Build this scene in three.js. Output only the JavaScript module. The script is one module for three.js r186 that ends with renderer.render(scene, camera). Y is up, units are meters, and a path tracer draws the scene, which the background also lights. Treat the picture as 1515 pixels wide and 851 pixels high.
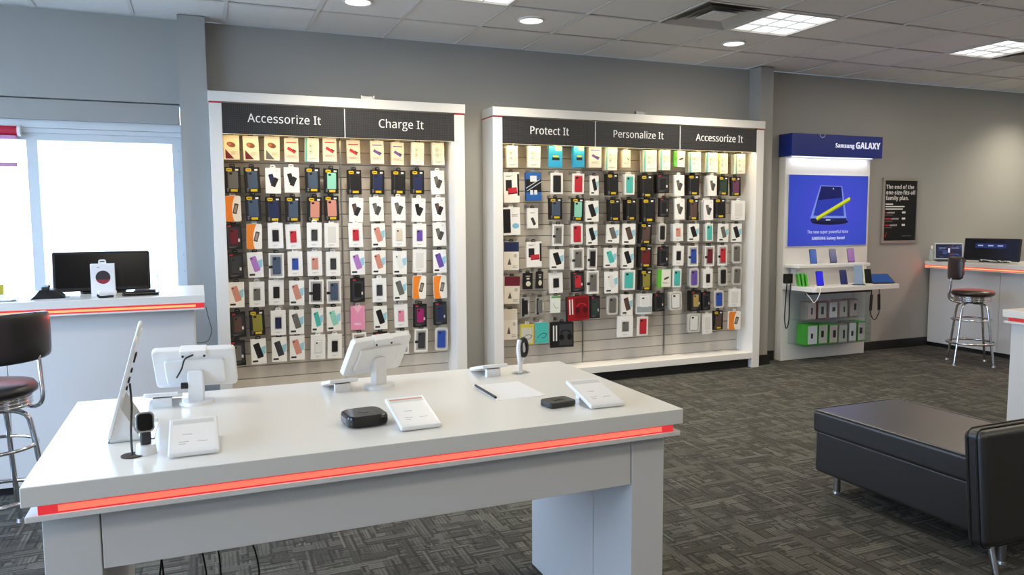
import * as THREE from 'three';
import { RoundedBoxGeometry } from 'three/addons/geometries/RoundedBoxGeometry.js';
import { mergeGeometries } from 'three/addons/utils/BufferGeometryUtils.js';
import { FontLoader } from 'three/addons/loaders/FontLoader.js';
import { TextGeometry } from 'three/addons/geometries/TextGeometry.js';
import { RectAreaLightUniformsLib } from 'three/addons/lights/RectAreaLightUniformsLib.js';

// ---------------------------------------------------------------- camera, sky, sun, exposure
RectAreaLightUniformsLib.init();
const scene = new THREE.Scene();
const camera = new THREE.PerspectiveCamera(41.666, 1515 / 851, 0.05, 200);
camera.position.set(0, 1.5, 0);
camera.rotation.order = 'YXZ';
camera.rotation.set(-0.08913, -0.39110, -0.00632);
const renderer = new THREE.WebGLRenderer({ antialias: true });
renderer.toneMapping = THREE.LinearToneMapping;
renderer.toneMappingExposure = 1.0;
renderer.shadowMap.enabled = true;
scene.background = new THREE.Color().setRGB(0.66, 0.92, 1.3);   // bright overcast sky
scene.backgroundIntensity = 7.6;
const TROFFER = 15.5, SPOT = 11, STRIP = 25;                       // lamp strengths

// ---------------------------------------------------------------- helpers
let seed = 12345;
const rnd = () => { seed = (seed * 1664525 + 1013904223) >>> 0; return seed / 4294967296; };
const rr = (a, b) => a + (b - a) * rnd();
const used = {};
function numbered(n) { const k = used[n] = (used[n] ?? -1) + 1; return k ? n + '_' + String(k).padStart(3, '0') : n; }
function mat(color, roughness = 0.6, metalness = 0, more = {}) { return new THREE.MeshStandardMaterial({ color, roughness, metalness, ...more }); }
function phys(color, roughness, more = {}) { return new THREE.MeshPhysicalMaterial({ color, roughness, ...more }); }
function mesh(name, geo, m, parent, p, r) {
  const o = new THREE.Mesh(geo, m); o.name = name; o.castShadow = o.receiveShadow = true;
  if (p) o.position.set(...p); if (r) o.rotation.set(...r);
  if (parent) parent.add(o); return o;
}
function tag(o, label, category, group, kind) { o.userData.label = label; o.userData.category = category; if (group) o.userData.group = group; if (kind) o.userData.kind = kind; return o; }
function thing(name, label, category, p = [0, 0, 0], turn = 0, group) {
  const o = new THREE.Group(); o.name = numbered(name); o.position.set(...p); o.rotation.y = turn; scene.add(o);
  return tag(o, label, category, group);
}
function single(name, geo, m, label, category, p, r, group) { const o = mesh(numbered(name), geo, m, scene, p, r); return tag(o, label, category, group); }
function struct(name, geo, m, label, category, p, r) { const o = mesh(name, geo, m, scene, p, r); o.userData = { kind: 'structure', label, category }; return o; }
const B = (w, h, d, r = 0) => r ? new RoundedBoxGeometry(w, h, d, 2, r) : new THREE.BoxGeometry(w, h, d);
function bx(x0, x1, y0, y1, z0, z1, r = 0) { const g = B(x1 - x0, y1 - y0, z1 - z0, r); g.translate((x0 + x1) / 2, (y0 + y1) / 2, (z0 + z1) / 2); return g; }
const cyl = (r0, r1, h, n = 24) => new THREE.CylinderGeometry(r0, r1, h, n);
function tube(pts, r, seg = 32, n = 10, closed = false) { return new THREE.TubeGeometry(new THREE.CatmullRomCurve3(pts.map(p => new THREE.Vector3(...p)), closed, 'centripetal'), seg, r, n, closed); }
const merge = (...g) => mergeGeometries(g.map(a => { const b = a.index ? a.toNonIndexed() : a; for (const k of Object.keys(b.attributes)) if (!['position', 'normal', 'uv'].includes(k)) b.deleteAttribute(k); return b; }));
function rrect(w, h, r) { const s = new THREE.Shape(), x = -w / 2, y = -h / 2; s.moveTo(x + r, y); s.lineTo(x + w - r, y); s.absarc(x + w - r, y + r, r, -Math.PI / 2, 0); s.lineTo(x + w, y + h - r); s.absarc(x + w - r, y + h - r, r, 0, Math.PI / 2); s.lineTo(x + r, y + h); s.absarc(x + r, y + h - r, r, Math.PI / 2, Math.PI); s.lineTo(x, y + r); s.absarc(x + r, y + r, r, Math.PI, 1.5 * Math.PI); return s; }
function plate(w, h, d, r, bevel = 0.001) { const g = new THREE.ExtrudeGeometry(rrect(w - 2 * bevel, h - 2 * bevel, Math.max(r - bevel, 0.0005)), { depth: d - 2 * bevel, bevelEnabled: bevel > 0, bevelSize: bevel, bevelThickness: bevel, bevelSegments: 2, curveSegments: 4 }); g.translate(0, 0, -d / 2 + bevel); return g; }
function canvasTex(w, h, draw) { const c = document.createElement('canvas'); c.width = w; c.height = h; draw(c.getContext('2d'), w, h); const t = new THREE.CanvasTexture(c); t.colorSpace = THREE.SRGBColorSpace; t.anisotropy = 8; return t; }
function noiseTex(n, base, amp, coarse, srgb = false) {   // layered value noise around a base level
  const d = new Uint8Array(n * n * 4), grid = (k) => { const a = []; for (let i = 0; i < k * k; i++) a.push(rnd()); return (u, v) => { const x = u * k, y = v * k, i = Math.floor(x), j = Math.floor(y), f = x - i, g = y - j, A = (p, q) => a[((q % k) + k) % k * k + ((p % k) + k) % k]; const s = f * f * (3 - 2 * f), t = g * g * (3 - 2 * g); return (A(i, j) * (1 - s) + A(i + 1, j) * s) * (1 - t) + (A(i, j + 1) * (1 - s) + A(i + 1, j + 1) * s) * t; }; };
  const a = grid(coarse), b = grid(coarse * 4), c = grid(n / 2);
  for (let j = 0; j < n; j++) for (let i = 0; i < n; i++) { const u = i / n, v = j / n, k = base + amp * ((a(u, v) - .5) * .8 + (b(u, v) - .5) * .5 + (c(u, v) - .5) * .7), q = Math.max(0, Math.min(255, k)); const o = (j * n + i) * 4; d[o] = d[o + 1] = d[o + 2] = q; d[o + 3] = 255; }
  const t = new THREE.DataTexture(d, n, n); t.wrapS = t.wrapT = THREE.RepeatWrapping; t.magFilter = t.minFilter = THREE.LinearFilter; if (srgb) t.colorSpace = THREE.SRGBColorSpace; t.needsUpdate = true; return t;
}
function metricUV(g, s = 1) {     // box-projected uv in metres
  const p = g.attributes.position, n = g.attributes.normal, u = new Float32Array(p.count * 2);
  for (let i = 0; i < p.count; i++) { const ax = Math.abs(n.getX(i)), ay = Math.abs(n.getY(i)), az = Math.abs(n.getZ(i)); let a, b; if (ay >= ax && ay >= az) { a = p.getX(i); b = p.getZ(i); } else if (ax >= az) { a = p.getZ(i); b = p.getY(i); } else { a = p.getX(i); b = p.getY(i); } u[2 * i] = a * s; u[2 * i + 1] = b * s; }
  g.setAttribute('uv', new THREE.BufferAttribute(u, 2)); return g;
}
const font = await new FontLoader().loadAsync('fonts/droid/droid_sans_regular.typeface.json');
const fontBold = await new FontLoader().loadAsync('fonts/droid/droid_sans_bold.typeface.json');
function textGeo(s, width, depth = 0.004, f = font) { const g = new TextGeometry(s, { font: f, size: 1, depth: 0.01, curveSegments: 3, bevelEnabled: false }); g.computeBoundingBox(); const b = g.boundingBox, k = width / (b.max.x - b.min.x); g.translate(-(b.min.x + b.max.x) / 2, -0.36, 0); g.scale(k, k, depth / 0.01); return g; }

// ---------------------------------------------------------------- materials
const wallBump = noiseTex(256, 128, 60, 16);
const M = {
  wall: mat(new THREE.Color().setRGB(0.375, 0.37, 0.35), 0.85, 0, { bumpMap: wallBump, bumpScale: 0.0006 }),
  ceilTile: mat(new THREE.Color().setRGB(0.80, 0.775, 0.755), 0.95, 0, { bumpMap: wallBump, bumpScale: 0.002 }),
  tbar: mat(0xdcd8d4, 0.7),
  white: mat(0xe9e7e3, 0.42), laminate: phys(0xeceae4, 0.3, { clearcoat: 0.5, clearcoatRoughness: 0.2 }), bodyWhite: mat(0xdcdad8, 0.5),
  slat: mat(0x8f8a83, 0.5), kick: mat(0x1d1d1f, 0.6), black: mat(0x141416, 0.45), blackGloss: mat(0x0c0c0e, 0.18), darkGrey: mat(0x2c2c2e, 0.5),
  red: mat(0xb81d2c, 0.5), chrome: mat(0xd8dadd, 0.13, 1), steel: mat(0xb9bbbe, 0.3, 1), alu: mat(0xd5dade, 0.45, 0.2),
  vinyl: phys(0x1a1a1d, 0.4, { clearcoat: 1, clearcoatRoughness: 0.38, bumpMap: wallBump, bumpScale: 0.0008 }), vinylBrown: phys(0x2b1b1a, 0.35, { clearcoat: 0.3, clearcoatRoughness: 0.3 }),
  plastic: phys(0xefefef, 0.3, { clearcoat: 0.2 }), glass: phys(0xffffff, 0.0, { transmission: 1, thickness: 0, ior: 1.45 }), acrylic: phys(0xf4f8fa, 0.03, { transmission: 1, thickness: 0, ior: 1.3 }),
  signGlow: new THREE.MeshStandardMaterial({ color: 0xe8eaff, emissive: 0xe8eaff, emissiveIntensity: 0.5, roughness: 0.5 }), coolStrip: new THREE.MeshStandardMaterial({ color: 0x222222, emissive: 0xe6e8ff, emissiveIntensity: 1.8 }), yellowCard: mat(0xb3a832, 0.6), red2: mat(0xc21f3c, 0.5), pinkish: mat(0xc98fb4, 0.5),
  cable: mat(0x151517, 0.5), paper: mat(0xf0eff0, 0.8), navy: mat(0x1b2f86, 0.3), stoolVinyl: phys(0x17171a, 0.36, { clearcoat: 0.35, clearcoatRoughness: 0.35 }),
};
const glow = (c, k) => new THREE.MeshStandardMaterial({ color: 0x111111, emissive: c, emissiveIntensity: k, roughness: 0.5 });
const LED = new THREE.Color().setRGB(1.0, 0.165, 0.105), WARM = new THREE.Color().setRGB(1.0, 0.70, 0.31), LAMP = new THREE.Color().setRGB(1.0, 0.895, 0.71);
M.led = glow(LED, 1.35); M.ledDim = glow(new THREE.Color().setRGB(1.0, 0.05, 0.045), 0.5); M.ledHalo = glow(new THREE.Color().setRGB(1.0, 0.045, 0.06), 0.75); M.ledWarm = glow(new THREE.Color().setRGB(1, 0.40, 0.16), 1.5);  // the pure red edge glow imitates the halo around the strips
function areaLight(parent, color, k, w, h, p, look) { const l = new THREE.RectAreaLight(color, k, w, h); l.position.set(...p); parent.add(l); l.castShadow = true; parent.updateMatrixWorld(true); l.lookAt(...look); return l; }

// ---------------------------------------------------------------- room shell
const X0 = -3.2, X1 = 10.6, ZB = -6.3, ZF = 3.4, H = 3.0;
{ // carpet
  const n = 1024, t = canvasTex(n, n, (c) => {
    c.fillStyle = '#5a5954'; c.fillRect(0, 0, n, n);
    for (let k = 0; k < 1500; k++) {
      const hor = rnd() < 0.5, L = rr(40, 150), W = rr(12, 40), x = rr(0, n), y = rr(0, n), tone = rr(0, 1), a = rr(0.45, 0.95);
      const v = tone < 0.4 ? [66, 65, 60] : tone < 0.75 ? [90, 89, 82] : [106, 105, 97];
      for (const dx of [0, -n]) for (const dy of [0, -n]) {
        c.save(); c.translate(x + dx, y + dy); if (!hor) c.rotate(Math.PI / 2);
        c.fillStyle = `rgba(${v[0]},${v[1]},${v[2]},${a})`; c.fillRect(0, 0, L, W);
        c.fillStyle = 'rgba(48,48,44,0.5)'; for (let q = 4; q < W; q += 9) c.fillRect(0, q, L, 3);
        c.fillStyle = 'rgba(38,38,35,0.75)'; c.fillRect(0, 0, L, 5); if (k % 3 === 0) c.fillRect(0, 0, 5, W);
        c.restore();
      }
    }
    for (let k = 0; k < 60000; k++) { const g = rnd() < 0.5 ? 20 : 130; c.fillStyle = `rgba(${g},${g},${g - 8},${rr(0.05, 0.25)})`; c.fillRect(rr(0, n), rr(0, n), 2, 2); }
  });
  t.wrapS = t.wrapT = THREE.RepeatWrapping;
  const fb = noiseTex(256, 128, 120, 64); const g = metricUV(bx(X0 - 0.2, X1 + 0.2, -0.2, 0, ZB - 0.3, ZF + 0.2), 1 / 1.9);
  struct('floor', g, mat(0xffffff, 0.98, 0, { map: t, bumpMap: fb, bumpScale: 0.003 }), 'dark grey carpet floor with woven broken rectangle pattern', 'floor');
}
// back wall with the window opening x -2.9..-0.10, y 0.92..2.38
const WX0 = -2.9, WX1 = -0.098, WY0 = 0.92, WY1 = 2.385;
struct('wall_back', metricUV(merge(bx(WX1, X1, 0, H, ZB - 0.2, ZB), bx(X0, WX0, 0, H, ZB - 0.2, ZB), bx(WX0, WX1, 0, WY0, ZB - 0.2, ZB), bx(WX0, WX1, WY1, H, ZB - 0.2, ZB))), M.wall, 'grey painted long wall behind the display racks', 'wall');
struct('wall_right', metricUV(bx(X1, X1 + 0.2, 0, H, ZB - 0.2, ZF + 0.2)), M.wall, 'grey painted end wall past the service counter', 'wall');
// storefront sides: low sill, header, glazing between mullions
struct('wall_left', metricUV(merge(bx(X0 - 0.2, X0, 0, 0.25, ZB - 0.2, ZF), bx(X0 - 0.2, X0, 2.75, H, ZB - 0.2, ZF), bx(X0 - 0.2, X0, 0, H, ZB - 0.2, ZB + 0.35), bx(X0 - 0.2, X0, 0.25, 2.75, -0.2, ZF))), M.wall, 'storefront wall with wide glazing', 'wall');
struct('wall_front', metricUV(merge(bx(X0 - 0.2, X1 + 0.2, 0, 0.25, ZF, ZF + 0.2), bx(X0 - 0.2, X1 + 0.2, 2.75, H, ZF, ZF + 0.2), bx(X0 - 0.2, X1 + 0.2, 0.25, 2.75, ZF, ZF + 0.2))), M.wall, 'plain grey wall behind the shop floor', 'wall');
let wn = 2;
function storefront(a, b, axis, at) {
  for (let i = 0; i < Math.round((b - a) / 1.5); i++) {
    const k = Math.round((b - a) / 1.5), s = a + (b - a) * i / k, e = a + (b - a) * (i + 1) / k, g = new THREE.Group(); g.name = 'window_' + wn++; g.userData = { kind: 'structure', label: 'tall aluminium framed storefront window pane', category: 'window' }; scene.add(g);
    const put = (nm, u0, u1, y0, y1, d, m) => mesh(nm, axis === 'z' ? bx(at - d, at + d, y0, y1, u0, u1) : bx(u0, u1, y0, y1, at - d, at + d), m, g);
    put('frame_post', s, s + 0.05, 0.25, 2.75, 0.03, M.alu); put('frame_post', e - 0.01, e, 0.25, 2.75, 0.03, M.alu); put('frame_rail', s + 0.05, e - 0.01, 0.25, 0.32, 0.03, M.alu); put('frame_rail', s + 0.05, e - 0.01, 2.69, 2.75, 0.03, M.alu); put('glass_pane', s + 0.05, e - 0.01, 0.32, 2.69, 0.004, M.glass);
  }
}
storefront(ZB + 0.35, -0.2, 'z', X0 - 0.1);
// window in the back wall
{
  const g = new THREE.Group(); g.name = 'window_1'; g.userData = { kind: 'structure', label: 'bright window with pale aluminium frame behind the monitor counter', category: 'window' }; scene.add(g);
  const z = ZB - 0.13;
  mesh('header_box', bx(WX0, WX1 - 0.004, 2.235, WY1 - 0.008, z, ZB - 0.02), M.wall, g);
  mesh('shade_rail', merge(bx(WX0, WX1, 2.18, 2.235, z, ZB - 0.06), bx(WX0, WX1, 2.145, 2.176, z, ZB - 0.075)), M.alu, g);
  mesh('frame_rail', bx(WX0, WX1, 2.095, 2.145, z - 0.02, z + 0.03), M.alu, g); mesh('frame_rail', bx(WX0, WX1, WY0, WY0 + 0.05, z - 0.02, z + 0.03), M.alu, g);
  mesh('frame_post', bx(-0.166, WX1, WY0 + 0.05, 2.095, z - 0.02, z + 0.05), M.alu, g); mesh('frame_post', bx(WX0, WX0 + 0.07, WY0 + 0.05, 2.095, z - 0.02, z + 0.03), M.alu, g);
  mesh('mullion', bx(-1.122, -1.052, WY0 + 0.05, 2.095, z - 0.02, z + 0.03), M.alu, g);
  mesh('glass_pane', bx(-1.052, -0.166, WY0 + 0.05, 2.095, z, z + 0.006), M.glass, g); mesh('glass_pane', bx(WX0 + 0.07, -1.122, WY0 + 0.05, 2.095, z, z + 0.006), M.glass, g);
  for (const y of [2.04, 1.88, 1.5, 1.25, 1.12]) mesh('screw', new THREE.CylinderGeometry(0.005, 0.005, 0.004, 8), M.steel, g, [-0.118, y, z + 0.052], [Math.PI / 2, 0, 0]);
}
// ceiling: slab, grid, tiles
const TS = 0.6177, TX = 0.234, TZ = -4.46;
{
  const slab = struct('ceiling', metricUV(bx(X0 - 0.2, X1 + 0.2, H + 0.028, H + 0.3, ZB - 0.2, ZF + 0.2)), M.ceilTile, 'suspended ceiling of square off-white tiles in a thin grid', 'ceiling');
  const fix = new Set(['6,-1', '2,-1', '10,-1', '5,-1', '11,-1', '14,-1', '-2,-1']);
  const tg = metricUV(B(TS - 0.022, 0.014, TS - 0.022, 0.004)); tg.translate(0, 0, 0);
  const bars = [];
  for (let j = -3; j <= 2; j++) { const z = TZ + j * TS; if (z > ZB) bars.push(bx(X0, X1, H, H + 0.006, z - 0.012, z + 0.012)); }
  for (let i = -5; i <= 16; i++) { const x = TX + i * TS; if (x > X0 && x < X1) bars.push(bx(x - 0.012, x + 0.012, H + 0.0005, H + 0.0065, ZB, TZ + 2 * TS)); }
  mesh('ceiling_grid', merge(...bars), M.tbar, slab);
  const cm = [0, 1, 2].map(k => { const m = M.ceilTile.clone(); m.color.multiplyScalar([1, 0.965, 1.03][k]); return m; });
  for (let j = -3; j < 2; j++) for (let i = -6; i <= 16; i++) {
    const x = TX + (i + 0.5) * TS, z = TZ + (j + 0.5) * TS; if (fix.has(i + ',' + j) || x - TS / 2 > X1 || x + TS / 2 < X0) continue;
    const a = Math.max(x - TS / 2 + 0.011, X0), b = Math.min(x + TS / 2 - 0.011, X1), c = Math.max(z - TS / 2 + 0.011, ZB), d = z + TS / 2 - 0.011; if (d - c < 0.05 || b - a < 0.05) continue;
    const o = mesh('ceiling_tile', tg, cm[Math.floor(rnd() * 3)], slab, [(a + b) / 2, H + 0.014 + rr(0, 0.003), (c + d) / 2]); o.scale.set((b - a) / (TS - 0.022), 1, (d - c) / (TS - 0.022));
  }
  mesh('ceiling_rest', metricUV(bx(X0, X1, H + 0.008, H + 0.027, TZ + 2 * TS, ZF)), M.ceilTile, slab);
}
// pillars, baseboards
struct('pillar_1', metricUV(bx(-0.088, 0.098, 0, H, ZB, -6.13)), M.wall, 'grey pillar between the window and the display rack', 'pillar');
struct('pillar_2', metricUV(bx(5.215, 5.375, 0, H, ZB, -6.13)), M.wall, 'grey pillar between the display rack and the phone tower', 'pillar');
const bb = (x0, x1, z) => bx(x0, x1, 0, 0.1, z, z + 0.015, 0.003);
struct('baseboard_back', merge(bb(5.392, 5.6, ZB), bb(6.83, X1, ZB), bb(0.1, 5.2, ZB), bb(-3.2, -0.09, ZB), bx(5.2, 5.392, 0, 0.1, -6.13, -6.113), bx(5.377, 5.392, 0, 0.1, ZB, -6.13)), M.kick, 'black rubber baseboard along the back wall', 'baseboard');
// outdoors
struct('ground', bx(-40, 40, -0.35, -0.22, -60, 40), mat(0xb4b2ac, 0.95), 'pale pavement outside the windows', 'ground');

// ---------------------------------------------------------------- ceiling lamps and vents
M.lensA = glow(new THREE.Color().setRGB(1, 0.98, 0.93), 1.6); M.lensB = glow(new THREE.Color().setRGB(1, 0.97, 0.9), 1.1);
function troffer(i, z0, label, inView) {
  const x = TX + (i + 0.5) * TS, z = z0 - TS / 2, t = thing('ceiling_panel_light', label, 'ceiling light', [x, H, z], 0, 'square panel lights in the ceiling');
  const e = TS / 2 - 0.014, d = 0.278;
  mesh('frame', merge(bx(-e, e, -0.004, 0.02, d, e), bx(-e, e, -0.004, 0.02, -e, -d), bx(-e, -d, -0.004, 0.02, -d, d), bx(d, e, -0.004, 0.02, -d, d)), M.tbar, t);
  for (let a = -1; a <= 1; a++) for (let b = -1; b <= 1; b++) mesh('lens_panel', B(0.178, 0.004, 0.178), inView ? (rnd() < 0.3 ? M.lensB : M.lensA) : M.lensA, t, [a * 0.185, 0.012, b * 0.185]);
  for (const s of [-1, 1]) { mesh('louver_bar', bx(-d, d, 0.001, 0.012, s * 0.0925 - 0.003, s * 0.0925 + 0.003), M.alu, t); mesh('louver_bar', bx(s * 0.0925 - 0.003, s * 0.0925 + 0.003, 0.0005, 0.0115, -d, d), M.alu, t); }
  areaLight(t, LAMP, TROFFER, 0.54, 0.54, [0, -0.008, 0], [x, 0, z]);
}
troffer(6, TZ, 'square gridded ceiling light beside the vent above the racks', true);
troffer(10, TZ, 'square gridded ceiling light nearest the wall poster', true);
troffer(2, TZ, 'square ceiling light in front of the Accessorize It and Charge It rack', true);
for (const [i, r] of [[-2, 3], [2, 3], [6, 3], [10, 3], [14, 3], [-2, 8], [2, 8], [6, 8], [10, 8], [14, 8], [-2, 11], [2, 11], [6, 11], [10, 11]]) troffer(i, TZ + r * TS, 'square gridded ceiling light over the shop floor, rearmost row added as fill', false);  // all out of view; rearmost row added to brighten the table front
troffer(14, TZ, 'square gridded ceiling light over the service counter', false);
function downlight(x, z, label) {
  const t = thing('downlight', label, 'ceiling light', [x, H, z], 0, 'round recessed downlights along the wall');
  mesh('trim_ring', new THREE.TorusGeometry(0.094, 0.008, 8, 32), M.white, t, [0, -0.001, 0], [Math.PI / 2, 0, 0]); mesh('lens', cyl(0.09, 0.09, 0.008, 32), M.lensA, t, [0, 0, 0]);
  const l = new THREE.SpotLight(LAMP, SPOT, 0, 1.15, 1, 2); l.position.set(0, -0.02, 0); l.target.position.set(0, -2, -0.1); l.castShadow = true; l.shadow.radius = 4; t.add(l); t.add(l.target);
}
downlight(1.07, -5.34, 'round white downlight in front of the Charge It rack'); downlight(2.38, -5.36, 'round white downlight over the gap between the two racks'); downlight(4.31, -5.42, 'round white downlight beside the square panel light and vent'); downlight(9.15, -5.6, 'round white downlight washing the wall past the poster');
M.ventMetal = mat(0x8d8985, 0.5);
function vent(i, label) {
  const t = thing('ceiling_vent', label, 'vent', [TX + (i + 0.5) * TS, H, TZ - TS / 2], 0, 'square air vents in the ceiling');
  for (let k = 0; k < 3; k++) { const a = 0.294 - k * 0.07, b = a - 0.052, y0 = 0.0 + k * 0.006; const g = []; for (let q = 0; q < 4; q++) { const h = new THREE.BufferGeometry(), v = [[-a, y0 - 0.004, a], [a, y0 - 0.004, a], [b, y0 + 0.02, b], [-b, y0 + 0.02, b]], c = Math.cos(q * Math.PI / 2), s = Math.sin(q * Math.PI / 2), P = v.map(([x, y, z]) => [x * c + z * s, y, -x * s + z * c]); h.setAttribute('position', new THREE.Float32BufferAttribute([P[0], P[2], P[1], P[0], P[3], P[2]].flat().flat(), 3)); h.setAttribute('uv', new THREE.Float32BufferAttribute(new Array(12).fill(0), 2)); h.computeVertexNormals(); g.push(h); } mesh('vent_ring', merge(...g), M.ventMetal, t); }
  mesh('vent_plate', B(0.22, 0.006, 0.22), M.ceilTile, t, [0, 0.006, 0]); mesh('vent_box', bx(-0.29, 0.29, 0.023, 0.027, -0.29, 0.29), M.slat, t);
}
M.ventMetal = mat(0xb8b4b0, 0.5); vent(5, 'square tiered air vent next to a panel light above the racks'); vent(11, 'square tiered air vent next to the panel light near the poster');

// ---------------------------------------------------------------- slatwall display racks
const signTex = canvasTex(512, 128, (c, w, h) => { c.fillStyle = '#232325'; c.fillRect(0, 0, w, h); for (let x = 4; x < w; x += 8) for (let y = 4; y < h; y += 8) { c.fillStyle = '#3b3b3f'; c.fillRect(x - 3, y - 3, 5, 5); } });
const signMat = mat(0xffffff, 0.45, 0, { map: signTex }), letterMat = mat(0xf2f2f2, 0.5);
const slatMats = [0, 1, 2].map(k => mat([0xc9c3ba, 0xc4beb6, 0xcdc7be][k], 0.5));
M.warmStrip = glow(new THREE.Color().setRGB(1, 0.85, 0.5), 2.2);
function rack(label, x0, x1, zf, divs, signs, endTrim) {
  const t = thing('display_rack', label, 'display rack', [(x0 + x1) / 2, 0, ZB]), cx = (x0 + x1) / 2, P = 0.088, f = zf - ZB;
  const L = (a) => a - cx, add = (n, m, a, b, y0, y1, z0, z1, r = 0.003) => mesh(n, bx(L(a), L(b), y0, y1, z0, z1, r), m, t);
  add('post', M.white, x0, x0 + P, 0, 2.372, 0.004, f); add('post', M.white, x1 - P, x1, 0, 2.372, 0.004, f);
  add('cap', M.white, x0 - 0.004, x1 + 0.004, 2.378, 2.452, 0.004, f + 0.012, 0.004);
  add('accent_trim', M.red, x0, x0 + P, 2.368, 2.379, 0.004, f + 0.004, 0.001); add('accent_trim', M.red, x1 - P, x1, 2.368, 2.379, 0.004, f + 0.004, 0.001);
  add('plinth_shelf', M.white, x0 + P, x1 - P, 0.094, 0.155, 0.004, f - 0.003); add('kick_plate', M.kick, x0 + P, x1 - P, 0, 0.094, 0.004, f - 0.06);
  const edges = [x0 + P, ...divs, x1 - P];
  add('back_panel', M.slat, x0 + P, x1 - P, 0.155, 2.37, 0.002, 0.008, 0);
  for (let k = 0; k < edges.length - 1; k++) {
    const a = edges[k] + (k ? 0.006 : 0), b = edges[k + 1] - (k < edges.length - 2 ? 0.006 : 0);
    for (let y = 0.158, q = 0; y < 2.36; y += 0.1, q++) add('slat', slatMats[(q + k) % 3], a, b, y, Math.min(y + 0.095, 2.37), 0.008, 0.026, 0.002);
    const s = mesh('sign_panel', new RoundedBoxGeometry(b - a, 0.222, 0.016, 1, 0.002), signMat, t, [L((a + b) / 2), 2.261, f - 0.012]);
    const sg = new THREE.PlaneGeometry(b - a - 0.004, 0.218); mesh('sign_print', sg, signMat, s, [0, 0, 0.0086]);
    mesh('lettering', textGeo(signs[k][0], signs[k][1]), letterMat, s, [0, 0, 0.0088]);
    if (k) { add('upright_strip', M.steel, edges[k] - 0.006, edges[k] + 0.006, 0.155, 2.15, 0.006, 0.034, 0); add('sign_divider', M.alu, edges[k] - 0.004, edges[k] + 0.004, 2.15, 2.372, f - 0.018, f - 0.002, 0); }
  }
  const w = x1 - x0 - 2 * P;
  mesh('light_strip', bx(-w / 2, w / 2, 2.152, 2.16, f - 0.05, f - 0.026), M.warmStrip, t);
  for (let k = 0; k < edges.length - 1; k++) { const a = edges[k], b = edges[k + 1]; areaLight(t, WARM, STRIP, b - a - 0.03, 0.022, [L((a + b) / 2), 2.149, f - 0.038], [(a + b) / 2, 0.9, zf - 0.33]); }
  const c = mesh('cable_bracket', merge(bx(-0.055, -0.045, 0, 0.055, -0.02, 0.02), bx(0.045, 0.055, 0, 0.055, -0.02, 0.02), bx(-0.045, 0.045, 0.02, 0.05, -0.012, 0.012), bx(-0.02, 0.02, 0, 0.03, 0.012, 0.03)), M.steel, t, [L(endTrim), 2.452, 0.1]);
  return t;
}
const rackA = rack('white slatwall display rack signed Accessorize It and Charge It', 0.1, 2.066, -6.02, [1.083], [['Accessorize It', 0.535], ['Charge It', 0.365]], 1.30);
const rackB = rack('wide white slatwall display rack signed Protect It, Personalize It and Accessorize It', 2.322, 5.19, -6.035, [3.305, 4.205], [['Protect It', 0.37], ['Personalize It', 0.53], ['Accessorize It', 0.55]], 3.87);

// ---------------------------------------------------------------- hanging packages
const COL = { black: '#1c1d20', grey: '#6a6965', slate: '#46566b', red: '#c22a38', blue: '#2f4fa8', navy: '#232c52', purple: '#6a4fa6', violet: '#b07bc4', rose: '#d08e7c', pink: '#e38ba6', mint: '#8fd0bd', teal: '#4db9b0', white: '#e4e3e0', cream: '#e9dfc8', green: '#59b545', brown: '#5a4640', orange: '#ee8a2b', yellow: '#cfc441', gold: '#b59a5a', lime: '#a9c73c', maroon: '#6d1f31', charcoal: '#3b3c40', beige: '#d8cdbb', magenta: '#a32668', redblack: '#6a2420', forest: '#2f4437', plum: '#6b3a5c', ochre: '#8f8a3a' };
const phone = (c, x, y, w, h, col, ang = 0) => { c.save(); c.translate(x, y); c.rotate(ang); c.fillStyle = col; c.beginPath(); c.roundRect(-w / 2, -h / 2, w, h, w * 0.16); c.fill(); c.fillStyle = 'rgba(10,10,12,0.75)'; c.beginPath(); c.roundRect(-w * 0.36, -h * 0.44, w * 0.26, w * 0.2, 3); c.fill(); c.restore(); };
const lines = (c, x, y, w, n, col, gap = 7) => { c.fillStyle = col; for (let i = 0; i < n; i++) c.fillRect(x, y + i * gap, w * (i % 2 ? 0.7 : 1), 2.5); };
const PW = 128, PH = 208;
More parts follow.
